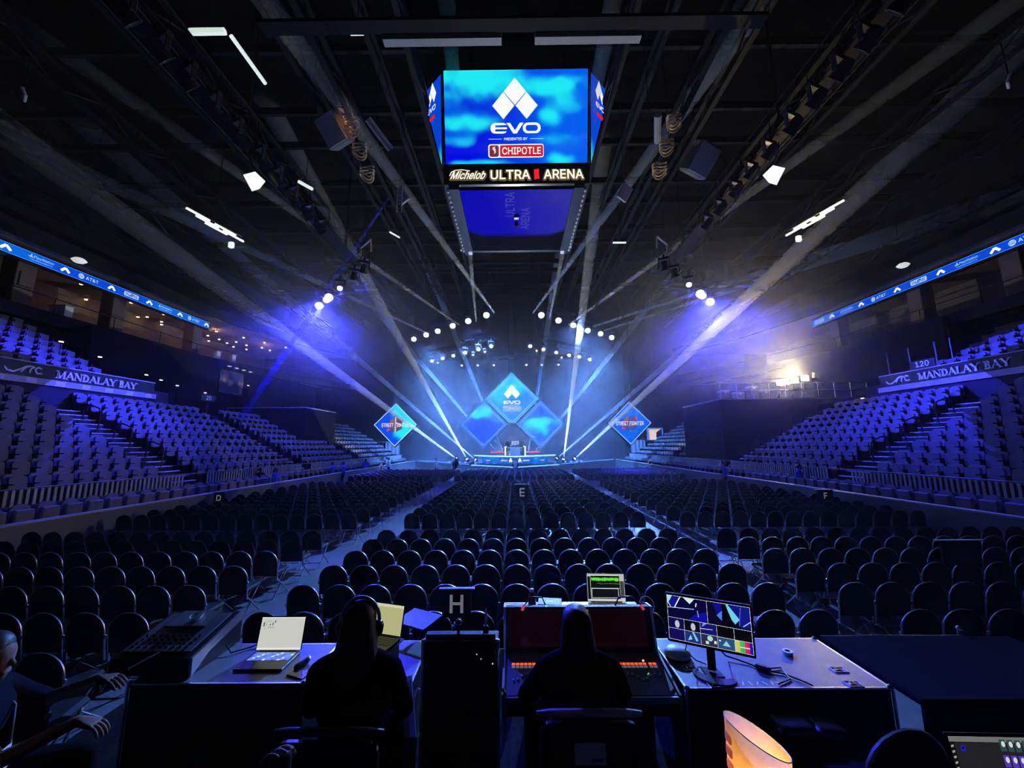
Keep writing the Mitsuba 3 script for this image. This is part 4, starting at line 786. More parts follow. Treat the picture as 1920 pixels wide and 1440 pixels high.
# lit edges and patches of the upper catwalks, their light put in as glowing tubes
for i, (a, b, r, side) in enumerate((((-12.6, 12.7, 18.9), (-11.25, 12.7, 18.9), .13, 'left of the roof, lying across'), ((-11.2, 12.95, 19.0), (-11.15, 15.0, 19.0), .09, 'left of the roof, running away'), ((3.9, 12.65, 19.1), (5.25, 12.65, 19.1), .05, 'right above the scoreboard'),
                                   ((-10.5, 17.0, 15.6), (-10.1, 17.6, 15.6), .08, 'left catwalk far end'), ((-6.4, 12.9, 19), (-5.9, 12.9, 19), .1, 'left of the scoreboard top'), ((-12.5, 11.3, 20), (-11.3, 11.3, 20), .12, 'top left edge of the roof'),
                                   ((-9.2, 26.5, 18.5), (-8.7, 27.3, 18.5), .06, 'left middle of the roof'), ((7.6, 27.5, 18), (8.6, 27.5, 18), .07, 'right middle of the roof'), ((-3.6, 24.5, 15.9), (-2.9, 24.5, 15.9), .05, 'far left corner of the scoreboard'))):
    k = thing('glow_strip', f'bright lit edge drawn as a glowing tube, {side}', 'lit edge', 'lit edges in the roof')
    part(k, 'tube', rod(a, b, r, 6), 'white_paint', emitter=em((205, 222, 212), 1.0, 2e-3)); part(k, 'hanger', rod(((a[0] + b[0]) / 2, (a[1] + b[1]) / 2, a[2]), ((a[0] + b[0]) / 2, (a[1] + b[1]) / 2, 25), .02, 4), 'plastic_black')
lad = thing('hung_ladder', 'short white ladder hanging from a cable left of the scoreboard', 'ladder')
LX, LY = -5.6, 17.0
for x in (0, .22): part(lad, 'rail', rod((LX + x, LY, 13.9), (LX + x, LY, 15.6), .02, 4), 'white_paint')
for i in range(7): part(lad, 'rung', rod((LX, LY, 14.1 + .22 * i), (LX + .22, LY, 14.1 + .22 * i), .016, 4), 'white_paint')
part(lad, 'hanging_cable', rod((LX + .1, LY, 15.5), (LX + .1, LY, 25), .012, 4), 'plastic_black')

# ------------------------------------------------------------------ suites, fascias and concourses
def slab(base, pts, w, z0, z1, mat, lab):
    p = LineString(pts).buffer(w / 2, cap_style=2, join_style=2); return struct(base, mv(prism(p, z1 - z0), mat4((0, 0, z0))), mat, lab)
for s, side in ((-1, 'left'), (1, 'right')):
    pts = [(s * 25.2, 2), (s * 25.2, 30), (s * 23.2, 38), (s * 19.5, 46)]
    slab('trim_1' if s < 0 else 'trim_2', pts, .5, 9.4, 10.05, 'roof_steel', f'grey fascia band along the {side} suites')
    slab('trim_3' if s < 0 else 'trim_4', pts, .4, 13.35, 14.2, 'roof_steel', f'dark header band over the {side} suites')
    struct('floor_suite_' + side, mv(prism(Polygon([(s * 25.2, 2), (s * 25.2, 30), (s * 23.2, 38), (s * 19.5, 46), (s * 30.9, 46), (s * 30.9, 2)]), .25), mat4((0, 0, 9.75))), 'suite_paint', f'floor slab of the {side} suites')
    struct('ceiling_suite_' + side, mv(prism(Polygon([(s * 25.2, 2), (s * 25.2, 30), (s * 23.2, 38), (s * 19.5, 46), (s * 30.9, 46), (s * 30.9, 2)]), .2), mat4((0, 0, 13.45))), 'suite_paint', f'ceiling slab of the {side} suites')
    struct('wall_concourse_' + side, cat(side_box(s, 25.6, 26, 2, 21, 4.9, 9.75), side_box(s, 24, 24.3, 21, 46, 4.9, 9.75)), 'dark_wall', f'dark concourse wall behind the {side} stand')
    for i, y in enumerate((19.5, 24.6, 31.2)):
        struct('column_suite', cb(min(s * 27.0, s * 27.9), max(s * 27.0, s * 27.9), y, y + .9, 10, 13.45, .03), 'suite_paint', f'square column of the {side} suites')
    struct('wall_suite_' + side, side_box(s, 30.6, 30.9, 2, 46, 10, 13.45), 'suite_paint', f'back wall of the {side} suites')
    rl = thing('suite_rail', f'dark rail along the front of the {side} suites', 'railing', 'suite rails')
    part(rl, 'top_tube', tube([(s * 25.2, 2, 10.9), (s * 25.2, 30, 10.9), (s * 23.2, 38, 10.9), (s * 19.5, 46, 10.9)], .03, 5), 'plastic_black')
    for y in np.arange(4, 30, 3.2): part(rl, 'post', rod((s * 25.2, y, 10), (s * 25.2, y, 10.9), .025, 4), 'plastic_black')
LAMPS = [(-27.75, 23.21), (-27.77, 26.49), (-27.7, 29.04), (-27.71, 31.63), (-27.09, 33.7), (-26.11, 35.85), (-25.25, 37.65), (-24.25, 39.63), (-30.3, 25.8), (-30.3, 28.0), (-30.3, 29.6), (-29.57, 29.62), (-29.53, 30.85), (-30.2, 31.6),
         (-28.92, 35.02), (-30.3, 36.86), (-28.85, 36.33), (-29.1, 37.72), (-27.91, 37.35), (-29.53, 39.21), (-27.76, 38.62), (-28.98, 40.38), (-26.9, 39.76), (-26.78, 40.94)]
for i, (x, y) in enumerate(LAMPS):
    k = thing('suite_lamp', f'small warm ceiling lamp in the left suites, {ordinal(i) if i < 8 else ordinal(i - 8)} of the {"front" if i < 8 else "back"} row', 'lamp', 'warm lamps of the suites')
    part(k, 'shade', lathe([(.07, .12), (.11, .02), (.11, 0)], 10, (x, y, 13.2)), 'plastic_grey'); part(k, 'bulb', lathe([(0, -.09), (.09, -.05), (.10, .02), (0, .06)], 10, (x, y, 13.2)), 'white_paint', emitter=em((255, 214, 140), 6, 1e-3)); part(k, 'stem', rod((x, y, 13.3), (x, y, 13.45), .015, 4), 'plastic_black')
for i, (x, y, w) in enumerate(((-26.6, 21.5, 1.0), (-25.9, 32.6, .35), (-25.6, 34.0, .4))):
    k = thing('suite_counter', f'pale counter end glowing in the left suites, {ordinal(i)} from the camera', 'counter', 'suite counters'); part(k, 'top', cb(x - w / 2, x + w / 2, y - .25, y + .25, 11.0, 11.06, .01), 'light_grey'); part(k, 'body', cb(x - w / 2 + .03, x + w / 2 - .03, y - .22, y + .22, 10, 11.0, .02), 'white_paint')
tv = thing('suite_screen', 'small cyan screen hanging under the ribbon at the left edge', 'screen')
part(tv, 'case', cb(-28.6, -26.98, 19.62, 19.72, 11.6, 12.42, .02), 'plastic_black'); part(tv, 'bracket', rod((-27.8, 19.7, 12.3), (-27.8, 19.7, 13.5), .04, 5), 'plastic_black')
led(tv, 'picture', frame((-27.8, 19.6, 12.0), (1, 0, 0), (0, 0, 1)), sbox(-.78, -.36, .78, .36), swirl(31, [(-.5, .25, .6, .3, 1.2), (.4, .1, .5, .3, .7)], base=(0, 40, 200), sc=1.5), .7, .05)
paint(tv, 'logo', frame((-27.8, 19.6, 12.0), (1, 0, 0), (0, 0, 1)), mark(.2, .1, .18) + wordmark(.2, -.1, .4, (210, 200, 235)), .01)
po = thing('wall_poster', 'large dark poster with a pale blurred figure on the left concourse wall', 'poster')
part(po, 'sheet', bx(-24.0, -23.95, 30.7, 33.4, 7.2, 9.1), 'poster_ink'); part(po, 'frame', cat(bx(-24, -23.93, 30.6, 30.7, 7.1, 9.2), bx(-24, -23.93, 33.4, 33.5, 7.1, 9.2), bx(-24, -23.93, 30.6, 33.5, 9.1, 9.2), bx(-24, -23.93, 30.6, 33.5, 7.1, 7.2)), 'plastic_black')
for i in range(4):
    k = thing('picture_light', f'small pale light above the left poster, {ordinal(i)} from the camera', 'lamp', 'picture lights'); part(k, 'head', cb(-23.7, -23.5, 31.0 + .85 * i, 31.25 + .85 * i, 9.35, 9.42, .01), 'white_paint', emitter=em((190, 200, 205), .6)); part(k, 'arm', bx(-24, -23.55, 31.1 + .85 * i, 31.14 + .85 * i, 9.41, 9.44), 'plastic_black')
# black draped boxes in the stands, their platforms and lights
db = thing('draped_platform', 'black draped camera platform standing in the left stand', 'platform', 'draped platforms in the stands')
part(db, 'drape', cb(-22.6, -16.3, 30, 35, 1.6, 5.75, .03), 'drape'); part(db, 'top_edge', cat(rod((-22.6, 30, 5.8), (-16.3, 30, 5.8), .035, 5), rod((-16.3, 30, 5.8), (-16.3, 35, 5.8), .035, 5)), 'light_grey')
dp = thing('draped_platform', 'black draped platform with railing and floodlights in the right stand', 'platform', 'draped platforms in the stands')
part(dp, 'drape', cb(13.9, 20.4, 26, 32, 1.3, 5.7, .03), 'drape'); part(dp, 'deck', cb(13.9, 23.8, 26, 32, 5.7, 5.8, .01), 'plastic_grey')
for z in (6.35, 6.85): part(dp, 'rail', rod((14, 26.1, z), (23.8, 26.1, z), .022, 5), 'aluminium')
for x in np.arange(14, 24, 1.1): part(dp, 'rail_post', rod((x, 26.1, 5.8), (x, 26.1, 6.85), .022, 5), 'aluminium')
for i, (x, z) in enumerate(((18.75, 7.0), (19.1, 7.05), (19.75, 7.15), (20.5, 7.3))):
    k = thing('floodlight', f'blazing warm floodlight on a stand, {ordinal(i)} from the left on the right platform', 'floodlight', 'floodlights on the right platform')
    part(k, 'housing', cb(x - .3, x + .3, 27.02, 27.3, z - .22, z + .22, .04), 'plastic_black'); part(k, 'lamp_face', cb(x - .27, x + .27, 26.98, 27.03, z - .2, z + .2, .01), 'white_paint', emitter=em((255, 240, 190), 9, .05))
    part(k, 'pole', rod((x, 27.2, 5.8), (x, 27.2, z), .03, 6), 'plastic_black')
    for a in (0, 2.1, 4.2): part(k, 'leg', rod((x, 27.2, 6.4), (x + .4 * math.cos(a), 27.2 + .4 * math.sin(a), 5.8), .018, 5), 'aluminium')
k = thing('umbrella_light', 'open white-edged dish light beside the floodlights on the right', 'lamp'); M = mat4((21.15, 27, 7.45), .8, .3)
part(k, 'dish', mv(lathe([(.05, .12), (.2, .06), (.3, -.08), (.28, -.08), (.18, .03), (0, .08)], 16), M @ mat4(rx=1.3)), 'white_paint', emitter=em((255, 240, 200), .6, 1e-3)); part(k, 'pole', rod((21.15, 27.1, 5.8), (21.15, 27.1, 7.4), .025, 5), 'plastic_black')
for i, (x, h) in enumerate(((14.6, .6), (15.6, .5), (16.6, .9), (17.4, .6))):
    k = thing('flight_case', f'small shiny equipment case on the right platform, {ordinal(i)} from the left', 'case', 'cases on the right platform')
    part(k, 'body', cb(x - .3, x + .3, 26.6, 27.1, 5.8, 5.8 + h, .02), 'plastic_grey'); part(k, 'lid', cb(x - .31, x + .31, 26.59, 27.11, 5.8 + h - .12, 5.8 + h + .01, .02), 'light_grey'); part(k, 'latch', cb(x - .05, x + .05, 26.57, 26.6, 5.8 + h - .2, 5.8 + h - .05, .005), 'chrome')
k = thing('number_sign', 'small white section number board over the right name board', 'sign')
part(k, 'board', cb(20.1, 20.15, 18.2, 19.4, 6.38, 6.8, .01), 'plastic_black'); ink(k, 'digits', frame((20.095, 18.8, 6.6), (0, -1, 0), (0, 0, 1)), letters('120', .26, 0, 0), 'letter_white')
k = thing('number_sign', 'small dim section number board beyond the left name board', 'sign')
part(k, 'board', cb(-20.2, -20.1, 24.4, 25.6, 5.75, 6.2, .01), 'plastic_black'); ink(k, 'digits', frame((-20.09, 25.0, 5.98), (0, 1, 0), (0, 0, 1)), letters('20', .26, 0, 0), 'letter_white'); part(k, 'post', rod((-20.15, 25, 4.8), (-20.15, 25, 5.8), .03, 5), 'plastic_black')
for i, y in enumerate((18.4, 19.1, 20.4, 21.6)):
    k = thing('steel_post', f'thin bare steel post behind the right number board, {ordinal(i)} from the camera', 'post', 'bare posts on the right'); part(k, 'shaft', rod((21.2, y, 5.9), (21.2, y, 7.8), .03, 5), 'light_grey'); part(k, 'foot', cb(21.1, 21.3, y - .1, y + .1, 5.9, 5.93, .005), 'plastic_grey')
dw = thing('lit_doorway', 'bright tan doorway at the far right end of the floor', 'doorway')
part(dw, 'lit_wall', bx(16.6, 18.2, 48.6, 48.7, 1.5, 4.6), 'tan_wall', emitter=em((232, 198, 140), .85, .02)); part(dw, 'frame', cat(bx(16.45, 16.6, 48.3, 48.7, 1.5, 4.75), bx(18.2, 18.35, 48.3, 48.7, 1.5, 4.75), bx(16.45, 18.35, 48.3, 48.7, 4.6, 4.75)), 'light_grey'); part(dw, 'drape', mv(prism(Polygon([(17.55, 4.2), (18.3, 4.7), (18.3, 3.2), (17.5, 3.6)]), .04), np.array([[1, 0, 0, 0], [0, 0, -1, 48.4], [0, 1, 0, 0], [0, 0, 0, 1.0]])), 'drape')
part(dw, 'rail_bars', cat([bx(17.5 + .1 * i, 17.53 + .1 * i, 48.4, 48.43, 1.6, 2.6) for i in range(6)]), 'plastic_black', kind='stuff')
for s, side in ((-1, 'left'), (1, 'right')):
    for i, (x, w) in enumerate(((13.5, 1.6), (15.2, 1.2))):
        k = thing('black_drape_panel', f'hanging dark drape, {ordinal(i)} from the stage beside its {side} wing', 'drape', 'drapes beside the stage')
        pts = [(s * (x + u), 45.5 + .08 * math.sin(u * 14)) for u in np.linspace(0, w, 14)]
        part(k, 'cloth', mv(prism(LineString(pts).buffer(.03), 3.2), mat4((0, 0, 0))), 'cloth_grey' if i == 0 else 'drape'); part(k, 'top_pipe', rod((s * x, 45.5, 3.22), (s * (x + w), 45.5, 3.22), .03, 5), 'aluminium')
for s in (-1, 1):
    for i, y in enumerate((9.3, 12.2, 15.2)):
        pass
# the left aisle of step lights: small warm spots on the far concourse
for i, (x, y, z) in enumerate(((-22, 18.0, 7.9), (-22.2, 20.0, 7.6), (-22.1, 22.6, 7.1), (-22.1, 23.6, 6.95), (-22.2, 24.9, 6.8), (-22, 27.0, 6.6), (-22.5, 32.0, 7.9), (20.9, 23.2, 5.4))):
    k = thing('step_light', f'tiny white step light on the {"left" if x < 0 else "right"} concourse, {ordinal(i)} from the camera', 'lamp', 'step lights'); part(k, 'lens', cb(x - .05, x + .05, y - .08, y + .08, z - .03, z + .03, .01), 'white_paint', emitter=em((255, 240, 215), 2)); part(k, 'post', rod((x, y, 4.9), (x, y, z), .02, 4), 'plastic_black')
# ------------------------------------------------------------------ people
def ball(p, r, n=14): return m3.Manifold.sphere(float(r), n).translate([float(x) for x in p])
def hull(*pr, n=14): return m3.Manifold.batch_hull([ball(p, r, n) for p, r in pr])
def tri(man, length=None, smooth=4):
    if length: man = man.refine_to_length(length)
    d = man.to_mesh(); m = trimesh.Trimesh(np.array(d.vert_properties[:, :3], float), np.array(d.tri_verts), process=True)
    if smooth: trimesh.smoothing.filter_taubin(m, iterations=smooth)
    return m
def hand_man(wrist, d, back, spread=1.0, curl=.5, side=1):
    """palm with four bent fingers of unequal length and a thumb from its side; d along the fingers, back = back of the hand"""
    w, d, b = np.array(wrist, float), np.array(d, float), np.array(back, float); d /= np.linalg.norm(d); b -= d * (b @ d); b /= np.linalg.norm(b); a = np.cross(d, b) * side
    k0, k1 = w + d * .085 + a * .032, w + d * .08 - a * .034
    out = hull((w, .024), (w + d * .03 + a * .02, .016), (w + d * .03 - a * .02, .016), (k0, .0125), (k1, .0115), n=10)
    for i, (o, L) in enumerate(((.032, .078), (.011, .088), (-.011, .082), (-.033, .066))):
        p = w + d * .083 + a * o; dd = d + a * o * 2.5 * spread; dd /= np.linalg.norm(dd)
        for s_, f, r0, r1 in ((.42, curl * .6, .0098, .009), (.32, curl * 1.3, .009, .0082), (.26, curl * 1.8, .0082, .007)):
            q = p + L * s_ * (dd * math.cos(f) - b * math.sin(f)); out = out + hull((p, r0), (q, r1), n=8); p = q
    p = w + d * .03 + a * .026
    for L, f, r in ((.04, .35, .012), (.03, .2, .0105), (.026, .05, .009)):
        q = p + L * (a * (.75 - curl * .3) + d * .7 - b * (f + curl * .35)) / 1.05; out = out + hull((p, r), (q, r * .92), n=8); p = q
    return out
def figure(base, label, M, pose, skin='skin', shirt='cloth_black', legs='cloth_black', hair='short', group=None, fine=True, extra=None):
    """pose: dict of joints in local coordinates (facing +y). One continuous body; clothes, hair and shoes are its children."""
    k = thing(base, label, 'person', group); J = {n: np.array(v, float) for n, v in pose.items()}; n = 14 if fine else 8
    neck, head = J['neck'], J['head']; hd = J.get('look', np.array([0, 1, 0.])); hd = hd / np.linalg.norm(hd); hs = np.cross(hd, [0, 0, 1.]); hs /= np.linalg.norm(hs); hu = np.cross(hs, hd)
    H = lambda f, u, s_=0: head + hd * f + hu * u + hs * s_
    S = ((-1, 'l'), (1, 'r'))
    skull = hull((H(-.015, .03), .088), (H(.02, .02), .083), (H(.03, -.03), .07), (H(.055, -.085), .036), n=n) + hull((H(.09, .0), .012), (H(.108, -.03), .015), n=8) + hull((H(.088, -.068, -.018), .012), (H(.088, -.068, .018), .012), n=8)
    for s_, _ in S: skull = skull + hull((H(-.01, -.005, s_ * .083), .016), (H(-.012, -.035, s_ * .08), .01), n=8) + ball(H(.078, .004, s_ * .032), .014, 8)
    man = skull + hull((neck, .054), (H(-.01, -.06), .05), n=n)
    chest, waist, hip = J['chest'], J['waist'], J['hip']
    sx = (J['shr'] - J['shl']) * .28
    torso = [hull((chest - sx, .108), (chest + sx, .108), (waist, .115), n=n), hull((waist - sx * .3, .108), (waist + sx * .3, .108), (hip - sx * .55, .115), (hip + sx * .55, .115), n=n), hull((J['shl'], .058), (neck, .055), (J['shr'], .058), (chest, .1), n=n)]
    arms, fore, leg, shin = [], [], [], []
    for _, c in S:
        arms.append(hull((J['sh' + c], .056), (J['el' + c], .043), n=n)); fore.append(hull((J['el' + c], .041), (J['wr' + c], .028), n=n))
        leg.append(hull((hip + (J['kn' + c] - hip) * .12 + sx * (.6 if c == 'r' else -.6), .09), (J['kn' + c], .058), n=n)); shin.append(hull((J['kn' + c], .055), (J['kn' + c] * .55 + J['an' + c] * .45 , .056), (J['an' + c], .04), n=n))
    for m in torso + arms + fore + leg + shin: man = man + m
    for s_, c in S:
        a, d = J['wr' + c], J['wr' + c] - J['el' + c]
        man = man + hand_man(a, J.get('hd' + c, d), J.get('hb' + c, np.array([0, 0, 1.])), 1, J.get('curl', np.array(.55)).item(), -s_) if fine else man + hull((a, .028), (a + d / np.linalg.norm(d) * .13, .018), n=8)
        an = J['an' + c]; man = man + hull((an, .04), (an + np.array([0, .14, -.03]), .03), n=8)
    def grow(ms, g):
        o = None
        for m in ms: o = m if o is None else o + m
        t = tri(o, .04 if fine else None, 3 if fine else 0); t.vertices += t.vertex_normals * g
        if fine: t.vertices += t.vertex_normals * (.012 * (meshkit.fbm(t.vertices * 9, 2, 5) - .5))[:, None]
        return t
    scene[k + '__body'] = mikit.ply(mv(tri(man, .02 if fine else None, 4 if fine else 0), M), skin, smooth=True)
    part(k, 'shirt', mv(grow(torso + arms + ([] if J.get('bare') is not None else fore[:0]), .016), M), shirt, True)
    part(k, 'trousers', mv(grow([torso[1]] + leg + shin, .012), M), legs, True)
    for s_, c in S:
        an = J['an' + c]; part(k, 'shoe', mv(tri(hull((an + [0, -.04, -.045], .042), (an + [0, .05, -.04], .045), (an + [0, .16, -.06], .034), n=10), None, 0), M), 'rubber', True)
    hm = hull((H(-.03, .04), .094), (H(.005, .055), .085), (H(-.05, -.02), .075), n=n)
    if hair == 'long': hm = hm + hull((H(-.04, .0), .1), (H(-.09, -.2), .095), (H(-.08, -.2, -.05), .08), (H(-.08, -.2, .05), .08), n=n) + hull((H(-.09, -.2), .09), (H(-.1, -.42), .07), (H(-.09, -.4, -.06), .06), (H(-.09, -.4, .06), .06), n=n)
    if hair == 'bob': hm = hm + hull((H(-.035, .0), .098), (H(-.05, -.12, -.05), .06), (H(-.05, -.12, .05), .06), n=n)
    if hair == 'tail': hm = hm + hull((H(-.1, .02), .03), (H(-.15, -.12), .025), n=8)
    if hair:
        t = tri(hm, .025 if fine else None, 3 if fine else 0)
        if fine: t.vertices += t.vertex_normals * (.01 * (meshkit.fbm(t.vertices * np.array([40, 40, 8]), 2, 3) - .4))[:, None]
        part(k, 'hair', mv(t, M), 'hair', True)
    if extra: extra(k, M, H)
    return k
def seated(**kw):
    p = dict(hip=(0, 0, .1), waist=(0, -.03, .25), chest=(0, .0, .42), neck=(0, .015, .575), head=(0, .04, .71), shl=(-.185, 0, .5), shr=(.185, 0, .5), ell=(-.25, .12, .24), elr=(.25, .12, .24), wrl=(-.18, .36, .22), wrr=(.18, .36, .22),
             knl=(-.14, .43, .06), knr=(.14, .43, .06), anl=(-.14, .40, -.37), anr=(.14, .40, -.37)); p.update(kw); return p
def standing(**kw):
    p = dict(hip=(0, 0, .93), waist=(0, -.01, 1.1), chest=(0, .0, 1.28), neck=(0, .01, 1.45), head=(0, .03, 1.60), shl=(-.185, 0, 1.39), shr=(.185, 0, 1.39), ell=(-.24, .0, 1.12), elr=(.24, .0, 1.12), wrl=(-.23, .1, .87), wrr=(.23, .1, .87),
             knl=(-.1, .03, .5), knr=(.1, .03, .5), anl=(-.1, -.02, .085), anr=(.1, -.02, .085)); p.update(kw); return p
def band(k, M, H):
    t = np.linspace(0, PI, 14); part(k, 'headband', mv(tube([H(-.01 , .02 + .135 * math.sin(a) * .95, -.108 * math.cos(a)) for a in t], .011, 6), M), 'silver', True)
    for s_ in (-1, 1): part(k, 'ear_cup', mv(tri(hull((H(-.01, -.01, s_ * .1), .035), (H(-.01, -.04, s_ * .1), .03), n=10), None, 0), M), 'plastic_black', True)
def lanyard(k, M, H):
    part(k, 'lanyard', mv(tube([H(-.05, -.12, -.06), H(-.02, -.15, -.09), (-.10, .13, .42), (-.03, .17, .26)], .007, 5), M), 'cloth_grey', True); part(k, 'lanyard', mv(tube([H(-.05, -.12, .06), H(-.02, -.15, .09), (.10, .13, .42), (.03, .17, .26)], .007, 5), M), 'cloth_grey', True)
    part(k, 'badge', mv(cb(-.045, .045, .165, .172, .14, .26, .004), M), 'paper')
figure('person', 'person with dark shoulder-length hair in black sitting at the mixing console, seen from behind', mat4((.36, 2.50, .99)), seated(ell=(-.3, .2, .26), elr=(.3, .2, .26), wrl=(-.24, .42, .16), wrr=(.24, .42, .16)), hair='bob')
figure('person', 'person with long dark hair and a headphone band, seen from behind at the left desk', mat4((-.90, 2.36, 1.06), .1), seated(head=(0, .06, .72), ell=(-.27, .14, .26)), hair='long', extra=band)
figure('person', 'person in a dark jacket with a lanyard sitting sideways at the left edge', mat4((-2.86, 2.22, .98), -1.15), seated(look=(.1, 1, -.05), ell=(-.29, .16, .33), elr=(.25, .2, .3), wrl=(-.12, .46, .46), wrr=(.1, .48, .36), hdl=(.5, 1, .1), hdr=(.2, 1, -.25)), shirt='cloth_navy', legs='cloth_black', extra=lanyard)
figure('person', 'person low at the bottom edge whose hand holds up a drink can', mat4((-.98, .86, 1.16)), seated(shl=(-.19, 0, .5), elr=(.2, .30, .42), wrr=(.125, .60, .50), hdr=(.02, .35, .94), hbr=(-1, .1, 0), wrl=(-.2, .38, .2), curl=(1.0)), hair='short')
SP = [(-13.2, 20.3, -1.9, 'cloth_navy', 'person in dark clothes walking by the front of the left stand', 'short'), (-12.4, 20.3, -1.4, 'cloth_blue', 'person with a ponytail in a bright blue shirt by the left stand', 'tail'),
      (-12.6, 27.0, -1.2, 'cloth_blue', 'person in a blue shirt standing far left beside the block of chairs', 'short'), (-11.9, 27.2, 2.0, 'cloth_blue', 'second person in a blue shirt farther right at the far left', 'short'),
      (-12.6, 33.0, .6, 'cloth_blue', 'person in a blue shirt bending at the far left of the stage', 'short'), (-6.9, 34.2, -1.6, 'cloth_grey', 'person in a grey top walking before the left stage wing', 'bob'), (-5.1, 33.6, 0, 'cloth_black', 'tall person in black standing in the left aisle before the stage', 'short'),
      (-11.6, 36.0, 1.5, 'cloth_grey', 'pale-dressed person standing far left of the stage by the drape', 'short'), (-12.3, 37.5, -1.5, 'cloth_grey', 'dim grey person farthest left beside the stage', 'short'),
      (13.0, 18.2, -2.4, 'cloth_blue', 'person in a bright blue shirt leaning on the right front ledge', 'short'), (11.95, 22.6, 1.2, 'cloth_blue', 'person in dark and blue sitting by the right block far off', 'short'), (21.1, 26.9, 3.1, 'cloth_black', 'dark person standing beside the floodlights on the right platform', 'short')]
for i, (x, y, rz, shirt, lab, hr) in enumerate(SP):
    z = 5.8 if y == 26.9 else .5 if y in (18.2,) else 0
    p = standing(wrl=(-.2, .2, .95), ell=(-.25, .05, 1.14)) if i % 2 else standing(knl=(-.1, .14, .5), anl=(-.1, .2, .09), anr=(.1, -.22, .1), wrr=(.22, .25, .95))
    if z == .5: p = seated(); z = .98
    if z == 0 and y == 20.3: z = .0
    figure('person', lab, mat4((x, y, z), rz), p, shirt=shirt, hair=hr, fine=False)

# ------------------------------------------------------------------ the control desks
struct('floor_deck', cb(-3.6, 2.75, .6, 4.4, 0, .5, .01), 'carpet', 'black carpeted deck of the control desks')
struct('floor_riser', cb(-3.6, 3.2, -2.9, .55, 0, 1.1, .01), 'carpet', 'black camera riser')
def case(base, label, x0, x1, y0, y1, z0, z1, top='laminate', body='case_black', lid=.1, e=.016, cat_='case'):
    k = thing(base, label, cat_)
    part(k, 'body', cb(x0 + .005, x1 - .005, y0 + .005, y1 - .005, z0, z1 - .006, .008), body); part(k, 'top_panel', bx(x0 + e, x1 - e, y0 + e, y1 - e, z1 - .008, z1 - .001), top)
    for a, b, c, d in ((x0, x1, y0, y0 + e), (x0, x1, y1 - e, y1), (x0, x0 + e, y0, y1), (x1 - e, x1, y0, y1)): part(k, 'edge_rail', cb(a, b, c, d, z1 - .012, z1, .002), 'aluminium')
    for a, b in ((x0, y0), (x1, y0), (x0, y1), (x1, y1)): part(k, 'upright_rail', cb(a - .008, a + .008, b - .008, b + .008, z0, z1 - .01, .003), 'aluminium'); part(k, 'ball_corner', tri(ball((a + (.01 if a == x0 else -.01), b + (.01 if b == y0 else -.01), z1 - .006), .022, 10), None, 0), 'chrome', True)
    for a, b in ((x0 + .12, y0 + .1), (x1 - .12, y0 + .1), (x0 + .12, y1 - .1), (x1 - .12, y1 - .1)): part(k, 'caster', cat(rod((a - .02, b, z0 - .0 + .04), (a + .02, b, z0 + .04), .04, 10)), 'rubber')
    return k
fc = case('flight_case', 'large flight case with pale grey top, steel edges and a monitor on it', 1.15, 2.55, 2.93, 3.62, .5, 1.15)
def latch(k, x, y, z, rz):
    M = mat4((x, y, z), rz); part(k, 'latch', mv(cat(cb(-.05, .05, -.035, -.028, 0, .006, .001), cb(-.05, .05, .028, .035, 0, .006, .001), cb(-.05, -.043, -.035, .035, 0, .006, .001), cb(.043, .05, -.035, .035, 0, .006, .001), tube([(-.02, -.01, .004), (-.02, .012, .008), (.02, .012, .008), (.02, -.01, .004)], .004, 5)), M), 'chrome')
    part(k, 'latch_dish', mv(bx(-.044, .044, -.029, .029, -.0005, .0015), M), 'plastic_black')
for x, y, r in ((1.28, 3.17, .1), (1.37, 2.97, .1), (2.36, 3.14, 0), (2.32, 2.97, 0)): latch(fc, x, y, 1.15, r)
M = frame((1.72, 2.985, 1.1497), (-1, 0, 0), (0, -1, 0))
for i in range(7): ink(fc, 'stencil_stroke', M, affinity.translate(affinity.rotate(sbox(-.004, -.022, .004, .022), (-24, 10, -35, 20, -15, 35, -20)[i], origin=(0, 0)), .15 - .05 * i, 0), 'letter_white', .001)
part(fc, 'side_handle', cat(tube([(1.6, 2.92, .95), (1.6, 2.9, .86), (1.75, 2.9, .86), (1.75, 2.92, .95)], .01, 5)), 'chrome')
# multiview monitor
mo = thing('monitor', 'black monitor showing a grid of camera pictures on the flight case', 'monitor')
MM = frame((1.395, 3.06, 1.505), (.49, -.25, 0), (0, 0, 1)); fw, fh = .285, .165
part(mo, 'case', mv(cb(-fw, fw, -fh - .012, fh, -.03, 0, .006), MM), 'plastic_black'); part(mo, 'rear_bulge', mv(cb(-.14, .14, -.1, .1, -.06, -.028, .012), MM), 'plastic_black')
part(mo, 'stand_neck', mv(cb(-.028, .028, -.34, -.08, -.065, -.05, .006), MM), 'plastic_black')
part(mo, 'stand_foot', mv(prism(Polygon([(.13 * math.cos(t), .10 * math.sin(t) - .02) for t in np.linspace(PI, 2 * PI, 18)] + [(.10 * math.cos(t), .03 * math.sin(t) - .03) for t in np.linspace(2 * PI, PI, 12)] ).buffer(.012), .012), mat4((1.42, 3.08, 1.15), -.47)), 'plastic_black')
part(mo, 'stand_plate', cb(1.36, 1.48, 3.04, 3.16, 1.15, 1.16, .004), 'plastic_black')
W, B1, B2, CYN = (225, 228, 235), (20, 18, 150), (8, 8, 55), (120, 215, 230)
